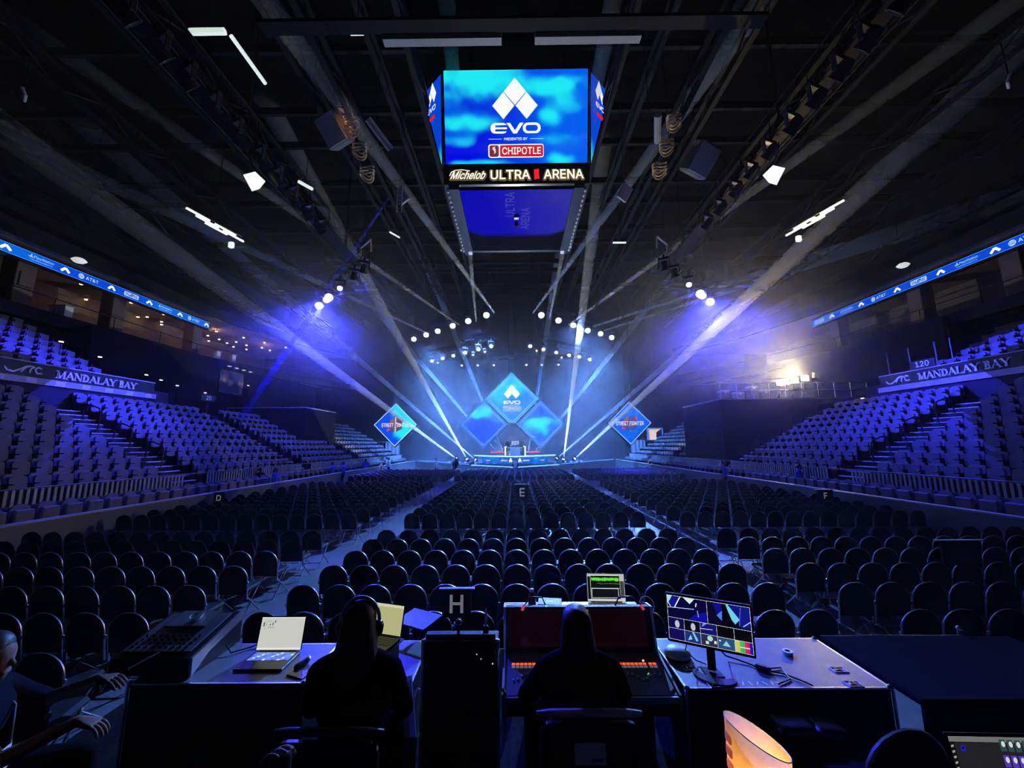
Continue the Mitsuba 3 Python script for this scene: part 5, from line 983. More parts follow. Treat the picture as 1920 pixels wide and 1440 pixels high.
it = [(sbox(-.272, -.152, .272, .152), (6, 6, 14)), (sbox(-.270, .0, -.002, .150), B2), (Polygon([(-.27, .15), (-.235, .15), (-.262, .1), (-.27, .1)]), (160, 225, 225)), (Polygon([(-.262, .105), (-.225, .15), (-.19, .15), (-.215, .085), (-.245, .075)]), B1), (Polygon([(-.16, .15), (-.08, .15), (-.115, .11)]), (215, 235, 230)),
      (LineString([(-.18, .148), (-.222, .07)]).buffer(.004), W), (LineString([(-.268, .105), (-.25, .075)]).buffer(.003), W), (LineString([(-.268, .066), (-.09, .078)]).buffer(.003), (170, 185, 240)), (Polygon([(-.13, .002), (-.004, .002), (-.004, .07), (-.07, .05)]), (18, 14, 165)), (LineString([(-.07, .12), (-.075, .1)]).buffer(.004), W), (LineString([(-.065, .07), (-.06, .03)]).buffer(.003), (150, 160, 240)),
      (sbox(.002, 0, .270, .150), (10, 10, 40)), (Polygon([(.13, .15), (.27, .15), (.27, .01), (.21, .01)]), (16, 24, 130)), (Polygon([(.04, .15), (.09, .15), (.1, .06), (.06, .08)]), (18, 14, 140)), (Polygon([(.06, .065), (.1, .105), (.115, .055), (.095, .03)]), (70, 125, 225)), (Polygon([(.12, .15), (.135, .15), (.205, .06), (.175, .025), (.155, .05)]), (110, 210, 225)), (Polygon([(.1, .15), (.122, .15), (.16, .02), (.13, 0), (.09, 0)]), (5, 5, 15)), (LineString([(.225, .02), (.268, .055)]).buffer(.003), (170, 190, 250)), (LineString([(.2, .02), (.215, .14)]).buffer(.002), (90, 110, 230))]
cw = .54 / 5
cols = [[(14, 12, 80), (10, 10, 30), (22, 20, 110), (8, 8, 10), (8, 8, 12)], [(18, 14, 90), (30, 50, 120), (40, 45, 80), (40, 80, 120), (10, 10, 20)]]
for r in range(2):
    for c in range(5):
        x0 = -.27 + cw * c; y0 = -.074 - .076 * r; it.append((sbox(x0 + .001, y0, x0 + cw - .001, y0 + .073), cols[r][c]))
        if (r, c) in ((0, 0), (0, 1)): it.append((affinity.scale(Point(x0 + .06, y0 + .03).buffer(.02), .8, 1.3), (190, 195, 200)))
        if (r, c) == (0, 2): it += [(Polygon([(x0 + .02, y0 + .073), (x0 + .05, y0 + .073), (x0 + .01, y0 + .04)]), (120, 130, 240)), (LineString([(x0, y0 + .03), (x0 + .08, y0 + .035)]).buffer(.002), W)]
        if (r, c) == (1, 1): it += [(Polygon([(x0 + .02, y0 + .01), (x0 + .04, y0 + .05), (x0 + .05, y0 + .02)]), (150, 200, 235)), (Polygon([(x0 + .05, y0 + .07), (x0 + .065, y0 + .07), (x0 + .09, y0 + .02), (x0 + .075, y0 + .01)]), (120, 190, 230))]
        if (r, c) == (1, 2): it += [(Point(x0 + .06, y0 + .05).buffer(.018), (170, 220, 215)), (sbox(x0 + .03, y0 + .01, x0 + .05, y0 + .03), (220, 220, 190)), (sbox(x0 + .085, y0 + .02, x0 + .1, y0 + .04), (230, 235, 220))]
        if (r, c) == (1, 3): it += [(Polygon([(x0 + .03, y0 + .02), (x0 + .055, y0 + .055), (x0 + .08, y0 + .02)]), (150, 205, 220)), (Point(x0 + .015, y0 + .05).buffer(.006), W)]
        if (r, c) == (1, 4):
            for b_, cc in enumerate(((205, 200, 120), (190, 205, 90), (70, 190, 90), (60, 180, 80), (215, 40, 110), (205, 35, 70), (30, 20, 200))): it.append((sbox(x0 + .001 + .0148 * b_, y0, x0 + .001 + .0148 * (b_ + 1), y0 + .073), cc))
            it.append((sbox(x0 + .03, y0 + .03, x0 + .09, y0 + .038), (240, 200, 210)))
for y in (.153, -.001, -.0755, -.1525): it.append((sbox(-.272, y - .0014, .272, y + .0014), W))
for x in (-.2715, 0.0, .2715): it.append((sbox(x - .0013, -.001 if x == 0 else -.153, x + .0013, .153), W))
for c in range(1, 5): it.append((sbox(-.27 + cw * c - .0012, -.153, -.27 + cw * c + .0012, -.001), W))
paint(mo, 'picture', MM, it, .001, .00012, 1.0, 3e-3)
part(mo, 'cable', tube([(1.30, 3.16, 1.42), (1.28, 3.22, 1.25), (1.36, 3.24, 1.17), (1.42, 3.2, 1.16)], .004, 5), 'plastic_black')
cb_ = thing('power_cable', 'black cable with an inline plug lying across the flight case', 'cable')
part(cb_, 'cord', tube([(1.5, 3.2, 1.3), (1.62, 3.3, 1.17), (1.74, 3.22, 1.158), (1.80, 3.13, 1.158), (1.92, 3.08, 1.158), (2.0, 2.98, 1.158), (2.02, 2.94, 1.158)], .0055, 6), 'plastic_black', True); part(cb_, 'plug', mv(cb(-.05, .05, -.018, .018, 0, .035, .008), mat4((1.8, 3.13, 1.152), -.7)), 'plastic_black'); part(cb_, 'cord', tube([(1.82, 3.14, 1.158), (1.95, 3.16, 1.158), (1.92, 3.02, 1.158), (1.8, 2.96, 1.158)], .005, 6), 'plastic_black', True)
k = thing('smart_speaker', 'pale grey dome-shaped speaker puck left of the monitor on the flight case', 'speaker'); part(k, 'dome', lathe([(0, 0), (.085, 0), (.098, .02), (.094, .04), (.07, .06), (.03, .07), (0, .071)], 28, (1.26, 3.33, 1.15)), 'white_paint', True); part(k, 'base_ring', lathe([(0, -.0), (.09, 0), (.097, .012), (.09, .014)], 24, (1.26, 3.33, 1.15)), 'plastic_black', True)
k = thing('tape_roll', 'small white roll of tape lying on the flight case', 'tape'); part(k, 'tape', lathe([(.02, 0), (.036, 0), (.037, .024), (.02, .024), (.02, 0)], 22, (2.14, 3.36, 1.151)), 'white_paint', 30); part(k, 'core', lathe([(.017, 0), (.02, 0), (.02, .024), (.017, .024), (.017, 0)], 22, (2.14, 3.36, 1.151)), 'plastic_black', 30)
# black draped table on the right
k = thing('black_table', 'long black covered table right of the flight case', 'table'); part(k, 'top', cb(2.85, 4.6, 3.05, 3.98, .95, 1.0, .015), 'drape'); part(k, 'front_cloth', bx(2.87, 4.58, 3.06, 3.09, .0, .95), 'drape'); part(k, 'edge_strip', rod((2.86, 3.98, 1.0), (4.2, 3.98, 1.0), .006, 5), 'silver')
for x in (2.95, 4.5): part(k, 'leg', rod((x, 3.9, 0), (x, 3.9, .95), .02, 6), 'plastic_black')
k = thing('corner_post', 'short black post with a bright cap at the corner of the black table', 'post'); part(k, 'shaft', rod((4.22, 4.03, 0), (4.22, 4.03, 1.03), .02, 8), 'plastic_black'); part(k, 'cap', tri(ball((4.22, 4.03, 1.04), .026, 10), None, 0), 'chrome', True)

# mixing console
co = thing('mixing_console', 'wide mixing console with red-lit buttons, dark screens and silver cheeks', 'mixing console')
Y0, Y1, X0_, X1_ = 2.98, 3.42, -.10, 1.13
part(co, 'body', mv(prism(Polygon([(Y0, .95), (Y0, 1.065), (Y1, 1.135), (3.455, 1.15), (3.525, 1.44), (3.62, 1.42), (3.62, .95)]), X1_ - X0_ - .02), np.array([[0, 0, 1, X0_ + .01], [1, 0, 0, 0], [0, 1, 0, 0], [0, 0, 0, 1.0]])), 'plastic_black')
part(co, 'pedestal', cb(.05, .98, 3.1, 3.55, .5, .96, .01), 'case_black')
for x in (X0_, X1_): part(co, 'side_cheek', mv(prism(Polygon([(Y0 - .01, .94), (Y0 - .01, 1.085), (Y1, 1.155), (3.5, 1.45), (3.64, 1.43), (3.64, .94)]), .018), np.array([[0, 0, 1, x - .009], [1, 0, 0, 0], [0, 1, 0, 0], [0, 0, 0, 1.0]])), 'silver')
part(co, 'front_lip', cb(X0_ + .01, X1_ - .01, Y0 - .025, Y0 + .005, 1.03, 1.075, .01), 'silver')
MC = frame((.515, (Y0 + Y1) / 2, 1.103), (1, 0, 0), (0, .44, .07))
part(co, 'fader_plate', mv(bx(-.60, .60, -.21, .21, -.002, .004), MC), 'plastic_grey')
MD = frame((.515, 3.487, 1.295), (1, 0, 0), (0, .07, .29))
for x, w in ((-.36, .44), (.33, .46)): part(co, 'side_screen', mv(cb(x - w / 2, x + w / 2, -.135, .135, 0, .008, .003), MD), 'screen_off', emitter=em((22, 5, 6), .5, 1e-4))  # faint red reflection put into the side screens as their own glow
part(co, 'centre_screen', mv(cb(-.13, .09, -.14, .14, 0, .012, .003), MD), 'screen_off')
it = [(sbox(-.12, -.13, .085, .13), (190, 200, 205)), (sbox(.035, .10, .082, .128), (225, 150, 120)), (sbox(-.1, .08, .08, .098), (230, 235, 225)), *[(sbox(.04, .05 - .045 * i, .08, .075 - .045 * i), (225, 228, 225) if i % 2 else (120, 130, 135)) for i in range(4)], *[(sbox(-.11 + .022 * i, -.11, -.096 + .022 * i, .05), (90, 100, 110)) for i in range(6)], (sbox(.055, -.09, .066, -.04), (30, 35, 40))]
paint(co, 'touch_picture', MD, it, .0125, .0002, .9)
for bank, n in ((-.555, 8), (.235, 8), (.50, 2)):
    for i in range(n):
        x = bank + .0315 * i
        part(co, 'orange_button', mv(cb(x, x + .026, .075, .097, .004, .011, .003), MC), 'red_plastic', emitter=em((255, 92, 40), 1.1, 2e-4)); part(co, 'white_button', mv(cb(x, x + .026, .045, .065, .004, .011, .003), MC), 'white_paint', emitter=em((120, 118, 140), .5, 1e-4))
        part(co, 'fader_cap', mv(cb(x + .004, x + .022, -.06 - .03 * math.sin(i * 1.1 + bank * 9), -.035 - .03 * math.sin(i * 1.1 + bank * 9), .004, .016, .004), MC), 'light_grey')
        part(co, 'fader_slot', mv(bx(x + .012, x + .014, -.15, .02, .004, .0048), MC), 'screen_off')
for x, y, c in ((.47, .12, (255, 190, 150)), (.465, -.02, (70, 240, 130))): part(co, 'status_light', mv(tri(ball((x, y, .006), .009, 8), None, 0), MC), 'white_paint', emitter=em(c, 1.2, 2e-4))
part(co, 'power_light', tri(ball((.25, 3.52, 1.45), .009, 8), None, 0), 'white_paint', emitter=em((60, 255, 150), 1.3, 2e-4))
for x, c in ((.98, 1), (.12, -1)):
    part(co, 'goose_neck_lamp', tube([(x - .13 * c, 3.58, 1.43), (x - .1 * c, 3.57, 1.5), (x, 3.52, 1.52), (x + .06 * c, 3.47, 1.47)], .006, 6), 'plastic_black', True); part(co, 'lamp_tip', rod((x + .055 * c, 3.475, 1.475), (x + .075 * c, 3.455, 1.44), .012, 8), 'red_plastic', emitter=em((230, 90, 100), .5, 2e-4))
# shelf behind the console and what lies on it
sh = thing('rear_shelf', 'narrow pale shelf behind the mixing console holding a laptop and a bottle', 'shelf'); part(sh, 'board', cb(-.12, 1.16, 3.68, 4.06, 1.25, 1.28, .006), 'laminate')
for x in (-.05, 1.08): part(sh, 'leg', cat(rod((x, 3.75, .5), (x, 3.75, 1.25), .02, 6), rod((x, 4.0, .5), (x, 4.0, 1.25), .02, 6)), 'plastic_black')
k = thing('clipboard_folder', 'pale blue-lit paper folder in a dark holder on the rear shelf', 'folder'); part(k, 'holder', mv(cb(-.11, .11, -.14, .14, 0, .012, .004), mat4((-.0, 3.86, 1.281), .02)), 'plastic_black'); part(k, 'sheet', mv(prism(rrect(.20, .24, .012).difference(sbox(-.02, .095, .07, .2)).difference(sbox(-.05, -.2, .2, -.105)), .003), mat4((0, 3.86, 1.2935), .02)), 'paper')
k = thing('drink_bottle', 'amber drink bottle with a white cap on the rear shelf', 'bottle'); part(k, 'bottle', lathe([(0, 0), (.032, 0), (.035, .02), (.034, .10), (.036, .12), (.033, .15), (.02, .185), (.015, .2), (0, .2)], 20, (.14, 3.76, 1.281)), 'amber_drink', True); part(k, 'label', lathe([(.0355, .03), (.0358, .095)], 20, (.14, 3.76, 1.281)), 'wood_brown', True); part(k, 'cap', lathe([(.016, .195), (.018, .2), (.018, .222), (0, .224)], 16, (.14, 3.76, 1.281)), 'white_paint', 30)
k = thing('interface_box', 'small device box with a bright pale top panel and lit front on the rear shelf', 'device'); M = mat4((.31, 3.86, 1.281), -.12); part(k, 'body', mv(cb(-.11, .11, -.08, .08, 0, .075, .008), M), 'plastic_black'); part(k, 'top_panel', mv(cb(-.108, .108, -.078, .078, .074, .08, .003), M), 'paper'); ink(k, 'top_mark', M, unary_union([affinity.translate(Polygon([(-.04, -.015), (.04, -.015), (.02, .015), (-.02, .015)]), 0, 0), affinity.scale(Point(-.075, 0).buffer(.012), .5, 1.8), affinity.scale(Point(.075, 0).buffer(.012), .5, 1.8)]), 'plastic_grey', .0805)
for i, c in enumerate(((150, 190, 255), (150, 190, 255), (120, 110, 255))): part(k, 'front_light', mv(tri(ball((-.06 + .055 * i, -.081, .03), .006, 8), None, 0), M), 'white_paint', emitter=em(c, .9, 1e-4))
def laptop(base, label, hinge, w, d, rz, tilt, items, keys=None, mat='silver', bezel=.008, wlid=None, g=1.0, kw=3e-3):
    """hinge: middle of the hinge line; the user sits towards -y"""
    k = thing(base, label, 'laptop'); M = mat4(hinge, rz); h = d * .93
    part(k, 'base', mv(cb(-w / 2, w / 2, -d, 0, 0, .016, .005), M), mat); ML = M @ frame((0, 0, .018), (1, 0, 0), (0, math.sin(tilt), math.cos(tilt)))
    part(k, 'lid', mv(cb(-w / 2, w / 2, 0, h, -.008, -.0005, .003), ML), mat); part(k, 'hinge', mv(rod((-w * .4, 0, .014), (w * .4, 0, .014), .007, 8), M), 'plastic_black')
    part(k, 'trackpad', mv(bx(-w * .15, w * .15, -d * .92, -d * .62, .016, .0165), M), 'plastic_grey' if mat != 'silver' else 'silver')
    part(k, 'key_bed', mv(bx(-w * .45, w * .45, -d * .56, -d * .08, .016, .0168), M), 'plastic_black')
    kk = []
    for r in range(5):
        for c in range(14): kk.append(mv(bx(0, w * .052, 0, d * .07, .0168, .019), M @ mat4((-w * .435 + w * .0625 * c, -d * .54 + d * .09 * r, 0))))
    if keys is None: part(k, 'keys', cat(kk), 'plastic_black', kind='stuff')
    else:
        for j, q in enumerate(kk): part(k, 'key', q, 'white_paint', emitter=em(keys if (j * 7) % 5 else (200, 235, 255), .9 if (j * 13) % 4 else .35, 1e-4))
    part(k, 'bezel', mv(bx(-w / 2 + .002, w / 2 - .002, .002, h - .002, -.0004, .0006), ML), 'screen_off'); paint(k, 'picture', ML, items(w, h, bezel), .001, .0002, g, kw); return k
def rta(w, h, b):
    G = (90, 230, 40); x0, x1 = -w / 2 + b, w / 2 - b; it = [(sbox(x0, b, x1, h - b), (186, 186, 180)), (sbox(x0, b, x1, b + .018), (205, 205, 198)), (sbox(x0 + .004, b + .018, x0 + .03, h - .03), (18, 20, 20)), (sbox(x0 + .035, b + .02, x1 - .045, h - .025), (14, 16, 16)), (sbox(x1 - .042, b + .03, x1 - .004, h - .07), (62, 66, 64))]
    u = np.linspace(x0 + .04, x1 - .05, 40); r = np.random.default_rng(3); top = h - .035 - .012 * r.random(40); bot = h - .075 + .014 * r.random(40)
    it.append((Polygon(list(zip(u, top)) + list(zip(u[::-1], bot[::-1]))).buffer(0), G)); it.append((LineString(list(zip(u[8:], h - .09 - .02 * np.cumsum(r.normal(.05, .3, 32)) / 6))).buffer(.0012), (120, 200, 60)))
    it += [(sbox(x0 + .035, h * .47, x1 - .045, h * .47 + .004), (170, 172, 168)), (rrect(.7 * w, h * .34, .004, -.01, h * .30).difference(rrect(.7 * w - .01, h * .34 - .01, .003, -.01, h * .30)), (215, 215, 208))]
    return it
laptop('laptop', 'open silver laptop with green audio graph on its screen on the rear shelf', (.87, 4.0, 1.281), .37, .27, -.04, .16, rta, mat='silver', bezel=.006)
k = thing('cable_coil', 'loop of thin white cable at the end of the rear shelf', 'cable'); t = np.linspace(0, 2 * PI, 30); part(k, 'loop', tube(np.column_stack([1.19 + .065 * np.cos(t), 3.80 + .03 * np.sin(t), 1.35 + .06 * np.sin(t)]), .0045, 6), 'white_paint', True); part(k, 'lead', tube([(1.125, 3.8, 1.35), (1.06, 3.82, 1.29), (.98, 3.86, 1.288)], .0045, 6), 'white_paint', True)
# left desk: case with the white laptop
lc = case('desk_case', 'black flight case with blue-lit top under the white-screen laptop at left', -2.75, -1.5, 3.0, 3.56, .5, 1.15)
def plan(w, h, b):
    x0, x1 = -w / 2 + b, w / 2 - b; D = (95, 100, 100); it = [(sbox(x0, b, x1, h - b), (204, 206, 196)), (sbox(x0, b, x1, b + .014), (232, 235, 222)), (sbox(x0, h - b - .004, x1, h - b), (238, 240, 228))]
    for x, y, a, c in ((.018, .17, .010, .028), (.028, .17, .003, .032), (.043, .172, .004, .032), (.07, .176, .010, .012), (.093, .178, .008, .02), (.11, .196, .010, .016), (.062, .16, .009, .005), (.08, .16, .009, .005), (.098, .16, .009, .005), (.03, .155, .010, .003), (.03, .205, .010, .003), (.05, .205, .02, .003), (.075, .208, .012, .003)): it.append((sbox(x0 + x, y, x0 + x + a, y + c), D if a > .005 else (160, 162, 158)))
    return it
laptop('laptop', 'black laptop with a blank white screen and blue-lit keys on the left desk case', (-1.93, 3.40, 1.151), .37, .26, .0, .22, plan, keys=(60, 110, 255), mat='plastic_black', bezel=.006, g=.95)
k = thing('computer_mouse', 'black mouse with a grey back beside the white-screen laptop', 'mouse'); part(k, 'shell', tri(hull((-1.64, 3.19, 1.165), ) if False else hull(((-1.65, 3.17, 1.168), .022), ((-1.62, 3.25, 1.172), .024), n=12), None, 0), 'plastic_black', True); part(k, 'top_plate', tri(hull(((-1.612, 3.265, 1.184), .016), ((-1.60, 3.245, 1.18), .014), n=10), None, 0), 'silver', True)
k = thing('smartphone', 'dark smartphone lying in front of the mouse on the left desk case', 'phone'); M = mat4((-1.60, 3.10, 1.151), -.35); part(k, 'body', mv(cb(-.075, .075, -.038, .038, 0, .009, .003), M), 'aluminium'); part(k, 'glass', mv(bx(-.071, .071, -.034, .034, .009, .0095), M), 'screen_off')
dv = thing('small_mixer', 'dark sloped desk mixer with a pale side panel left of the laptop', 'mixer'); MX = mat4((-2.66, 3.33, 1.15), 0)
part(dv, 'body', mv(hexa([(x, y, z) for x in (-.32, .28) for y, z in ((-.25, .005), (-.25, .12), (.27, .24), (.27, .005))]), MX), 'case_black'); part(dv, 'side_panel', mv(prism(Polygon([(-.26, 0), (-.26, .13), (.28, .255), (.28, 0.19), (-.1, .1)]), .02), MX @ np.array([[0, 0, 1, .275], [1, 0, 0, 0], [0, 1, 0, 0], [0, 0, 0, 1.0]])), 'silver')
MP = MX @ frame((-.02, 0, .1815), (1, 0, 0), (0, .52, .12)); part(dv, 'top_plate', mv(cb(-.27, .24, -.20, .24, .0, .008, .003), MP), 'plastic_grey')
for r in range(4):
    for c in range(9): part(dv, 'knob', mv(lathe([(.009, 0), (.008, .014), (0, .015)], 8), MP @ mat4((-.23 + .052 * c, -.16 + .04 * r, .008))), 'plastic_black')
tp = thing('tablet', 'flat dark tablet lying on the back of the small mixer', 'tablet'); part(tp, 'body', mv(cb(-.17, .17, .03, .235, .024, .034, .004), MP), 'plastic_black'); part(tp, 'glass', mv(bx(-.16, .16, .04, .225, .034, .0345), MP), 'laminate')
k = thing('small_bowl', 'little pale square bowl standing on the tablet', 'bowl'); MB_ = MP @ mat4((.03, .12, .035), .4); part(k, 'bowl', mv(lathe([(.02, 0), (.03, .002), (.05, .032), (.047, .032), (.027, .006), (0, .005)], 8), MB_), 'white_paint'); part(k, 'rim', mv(tube([(.0485 * math.cos(a), .0485 * math.sin(a), .032) for a in np.linspace(0, 2 * PI, 9)], .003, 5), MB_), 'light_grey')
k = thing('desk_cable', 'thin cable hanging in a curve behind the small mixer', 'cable'); part(k, 'cord', tube([(-2.4, 3.45, 1.2), (-2.3, 3.38, 1.165), (-2.2, 3.48, 1.16), (-2.12, 3.55, 1.18)], .005, 5), 'plastic_black', True); part(k, 'plug', cb(-2.14, -2.10, 3.53, 3.57, 1.155, 1.19, .006), 'silver')
k = thing('marker_pen', 'thin pale pen resting slanted by the left desk edge', 'pen'); part(k, 'barrel', rod((-2.56, 2.78, 1.36), (-2.42, 2.84, 1.43), .005, 6), 'white_paint', True); part(k, 'tip', rod((-2.60, 2.763, 1.34), (-2.56, 2.78, 1.36), .003, 6), 'plastic_black'); 
# middle desk of the long-haired person
md = case('side_case', 'black case holding a tilted laptop and a tablet before the long-haired person', -1.35, -.74, 2.95, 3.6, .5, 1.15, top='plastic_grey')
def sheet(w, h, b): return [(sbox(-w / 2 + b, b, w / 2 - b, h - b), (196, 196, 140)), (sbox(-w / 2 + b, h - b - .02, w / 2 - b, h - b), (225, 226, 190))]
laptop('laptop', 'laptop with a yellowish page half hidden behind the long-haired person', (-1.06, 3.30, 1.31), .34, .24, -.30, .22, sheet, mat='plastic_black', g=.8)
k = thing('laptop_stand', 'black riser under the half-hidden laptop', 'stand'); part(k, 'plate', mv(cb(-.18, .18, -.26, .04, -.012, -.001, .004), mat4((-1.06, 3.30, 1.31), -.3)), 'plastic_black'); part(k, 'feet', mv(cat(cb(-.16, -.13, -.2, .0, -.16, -.01, .005), cb(.13, .16, -.2, .0, -.16, -.01, .005)), mat4((-1.06, 3.30, 1.31), -.3)), 'plastic_black')
k = thing('display_tablet', 'wide dark blue display panel tilted flat on a stand behind the left desk', 'tablet'); M = mat4((-.86, 3.66, 1.30), -.5, .10); part(k, 'body', mv(cb(-.17, .17, -.13, .13, -.012, 0, .004), M), 'plastic_black'); part(k, 'glass', mv(bx(-.162, .162, -.122, .122, 0, .0006), M), 'laminate'); part(k, 'stand', cat(rod((-.86, 3.66, .5), (-.86, 3.66, 1.29), .02, 6), cb(-1.0, -.72, 3.52, 3.8, .5, .52, .005)), 'plastic_black')
k = thing('beaded_cord', 'thin beaded cord hanging down beside the long-haired person', 'cord'); part(k, 'cord', tube([(-.72, 2.9, 1.19), (-.69, 2.86, 1.1), (-.69, 2.84, .8), (-.68, 2.85, .55)], .003, 5), 'plastic_grey'); part(k, 'beads', cat([mv(trimesh.creation.icosphere(0, .005), mat4((-.69, 2.84, 1.08 - .018 * i))) for i in range(28)]), 'light_grey', kind='stuff')
# equipment rack between the desks
rk = thing('equipment_rack', 'tall black equipment rack with bright metal edges in the middle', 'rack'); a, b, z1 = -.66, -.13, 1.45
part(rk, 'body', cb(a, b, 2.96, 3.09, .5, z1, .006), 'case_black'); part(rk, 'top_edge', cat(cb(a, -.43, 2.945, 2.965, z1 - .012, z1 + .004, .003), cb(-.39, b, 2.945, 2.965, z1 - .012, z1 + .004, .003)), 'aluminium')
for x in (a, b): part(rk, 'upright_rail', cb(x - .01, x + .01, 2.945, 2.965, .5, z1, .003), 'silver')
for z in (.75, 1.0, 1.25): part(rk, 'rack_panel', cb(a + .02, b - .02, 2.945, 2.958, z, z + .235, .004), 'plastic_black')
for z in (.8, .95, 1.1, 1.3): 
    for x in (a + .03, b - .03): part(rk, 'rack_screw', lathe([(.008, 0), (.006, .006), (0, .007)], 8, (0, 0, 0)).apply_transform(mat4((x, 2.944, z), rx=PI / 2)), 'chrome')
for i, (x, c) in enumerate(((-.28, (170, 180, 255)), (-.25, (150, 160, 200)), (-.17, (230, 235, 255)))): part(rk, 'indicator', tri(ball((x, 2.943, 1.36 - .03 * i), .005, 8), None, 0), 'white_paint', emitter=em(c, 1, 1e-4))
for s_ in (-1, 1): part(rk, 'carry_handle', tube([((a + b) / 2 + s_ * .29, 2.99, 1.12), ((a + b) / 2 + s_ * .31, 2.98, 1.1), ((a + b) / 2 + s_ * .31, 2.95, .86), ((a + b) / 2 + s_ * .29, 2.94, .84)], .012, 6), 'silver')
k = thing('talkback_microphone', 'black ball-headed microphone standing on top of the rack', 'microphone'); part(k, 'head', tri(ball((-.42, 3.02, 1.53), .026, 14), None, 0), 'plastic_black', True); part(k, 'stem', rod((-.42, 3.02, 1.45), (-.42, 3.02, 1.51), .01, 8), 'plastic_black'); part(k, 'ring', lathe([(.027, -.004), (.028, .004)], 16, (-.42, 3.02, 1.53)), 'chrome')
k = thing('radio_antenna', 'slim pale upright antenna on a black clip behind the rack', 'antenna'); part(k, 'whip', tube([(-.225, 3.05, 1.5), (-.225, 3.05, 1.56), (-.224, 3.05, 1.62)], [.007, .011, .004], 8), 'light_grey', True); part(k, 'clip', cb(-.245, -.205, 3.03, 3.07, 1.45, 1.5, .006), 'plastic_black')
k = thing('side_binder', 'pale slanted binder standing against the left side of the rack', 'binder'); M = mat4((-.70, 2.72, 1.06), .35, .0, .0); part(k, 'cover', mv(cb(-.035, .035, -.2, .2, -.16, .16, .006), M @ mat4(rx=.35)), 'plastic_grey'); part(k, 'spine', mv(cb(.03, .042, -.2, .2, -.16, .16, .003), M @ mat4(rx=.35)), 'aluminium')
k = thing('hanging_strip', 'small pale label strip hanging at the right edge of the rack', 'label'); part(k, 'strip', cb(-.125, -.085, 2.93, 2.935, 1.28, 1.38, .002), 'paper'); part(k, 'clip', cb(-.12, -.09, 2.928, 2.94, 1.38, 1.4, .003), 'chrome')

# chairs at the desks
def desk_chair(label, x, y, rail='plastic_grey', w=.54, tag=False):
    k = thing('office_chair', label, 'chair', 'office chairs at the desks'); z = .5; t = np.linspace(-w / 2, w / 2, 9)
    part(k, 'top_rail', tube([(x + u, y - .03 * math.cos(u / w * PI), z + .905 + .022 * math.cos(u / w * PI)) for u in t], [.013] + [.02] * 7 + [.013], 8), rail, True)
    part(k, 'backrest', mv(upright(rrect(w - .03, .5, .06, 0, .63), .02, -.0, .02), mat4((x, y + .0, z))), 'plastic_black'); part(k, 'seat', cb(x - .24, x + .24, y + .04, y + .5, z + .40, z + .47, .03), 'chair_pad')
    part(k, 'column', rod((x, y + .26, z + .08), (x, y + .26, z + .41), .028, 8), 'chrome')
    for a in np.arange(5) * 2 * PI / 5: part(k, 'base_arm', rod((x, y + .26, z + .09), (x + .29 * math.cos(a), y + .26 + .29 * math.sin(a), z + .06), .018, 6), 'plastic_black'); part(k, 'caster', rod((x + .29 * math.cos(a) - .02, y + .26 + .29 * math.sin(a), z + .028), (x + .29 * math.cos(a) + .02, y + .26 + .29 * math.sin(a), z + .028), .026, 8), 'rubber')
    for s_ in (-1, 1): part(k, 'back_post', rod((x + s_ * .2, y - .02, z + .45), (x + s_ * .24, y - .03, z + .9), .012, 6), 'plastic_black')
    if tag: part(k, 'tag_label', cb(x - .085, x + .075, y - .035, y - .030, z + .69, z + .79, .002), 'letter_white', label='pale label on the chair back'); ink(k, 'tag_print', frame((x + .03, y - .0355, z + .715), (1, 0, 0), (0, 0, 1)), rrect(.05, .012, .003), 'plastic_grey')
desk_chair('black office chair with a pale grey top rail behind the mixing console', .375, 2.27, 'light_grey', .55, True)
desk_chair('black office chair under the long-haired person', -.93, 2.14)
desk_chair('black office chair under the person at the left edge', -2.86, 2.05)
key = thing('spare_folding_chair', 'black folding chair alone on the deck behind the flight case', 'chair'); copies(key, chair_parts, mat4((1.95, 2.50, .5), .1))
k = thing('seat_cushion', 'pair of dark cushions lying behind the flight case', 'cushion'); part(k, 'cushion', tri(hull(((1.66, 2.72, 1.02), .04), ((1.82, 2.72, 1.02), .04), ((1.66, 2.82, 1.02), .04), ((1.82, 2.82, 1.02), .04), n=10), None, 0), 'leather', True); part(k, 'cushion', tri(hull(((1.9, 2.72, 1.01), .04), ((2.02, 2.72, 1.0), .04), ((1.9, 2.82, 1.01), .04), ((2.02, 2.82, 1.0), .04), n=10), None, 0), 'leather', True); part(k, 'stool', cat(cb(1.62, 2.06, 2.68, 2.86, .95, .975, .006), *[rod((x, y, .5), (x, y, .96), .015, 6) for x in (1.66, 2.02) for y in (2.71, 2.83)]), 'plastic_black')
# the camera riser's own table: lamp, corner laptop
k = thing('riser_table', 'dark table at the very bottom of the view', 'table'); part(k, 'top', cb(.2, 1.7, .7, 1.3, 1.76, 1.79, .006), 'case_black')
for x in (.25, 1.65):
    for y in (.75, 1.25): part(k, 'leg', rod((x, y, 0 if y > .6 else 1.1), (x, y, 1.77), .02, 6), 'plastic_black')
la = thing('table_lamp', 'warm glowing paper lamp with a slanted open top at the bottom', 'lamp'); LX, LY, LR = .592, 1.085, .069
ang = np.linspace(0, 2 * PI, 41)[:-1]; zt = lambda x: 2.118 - .50 * (x - (LX - LR)); V = []
for rr, top in ((LR, True), (LR, False)): V += [(LX + rr * math.cos(t), LY + rr * math.sin(t), zt(LX + rr * math.cos(t)) if top else 1.80) for t in ang]
V = np.array(V); F = [[i, (i + 1) % 40, 40 + (i + 1) % 40] for i in range(40)] + [[i, 40 + (i + 1) % 40, 40 + i] for i in range(40)]
scene[la + '__shade'] = mikit.ply(trimesh.Trimesh(V, F, process=False), 'shade_paper', smooth=True)
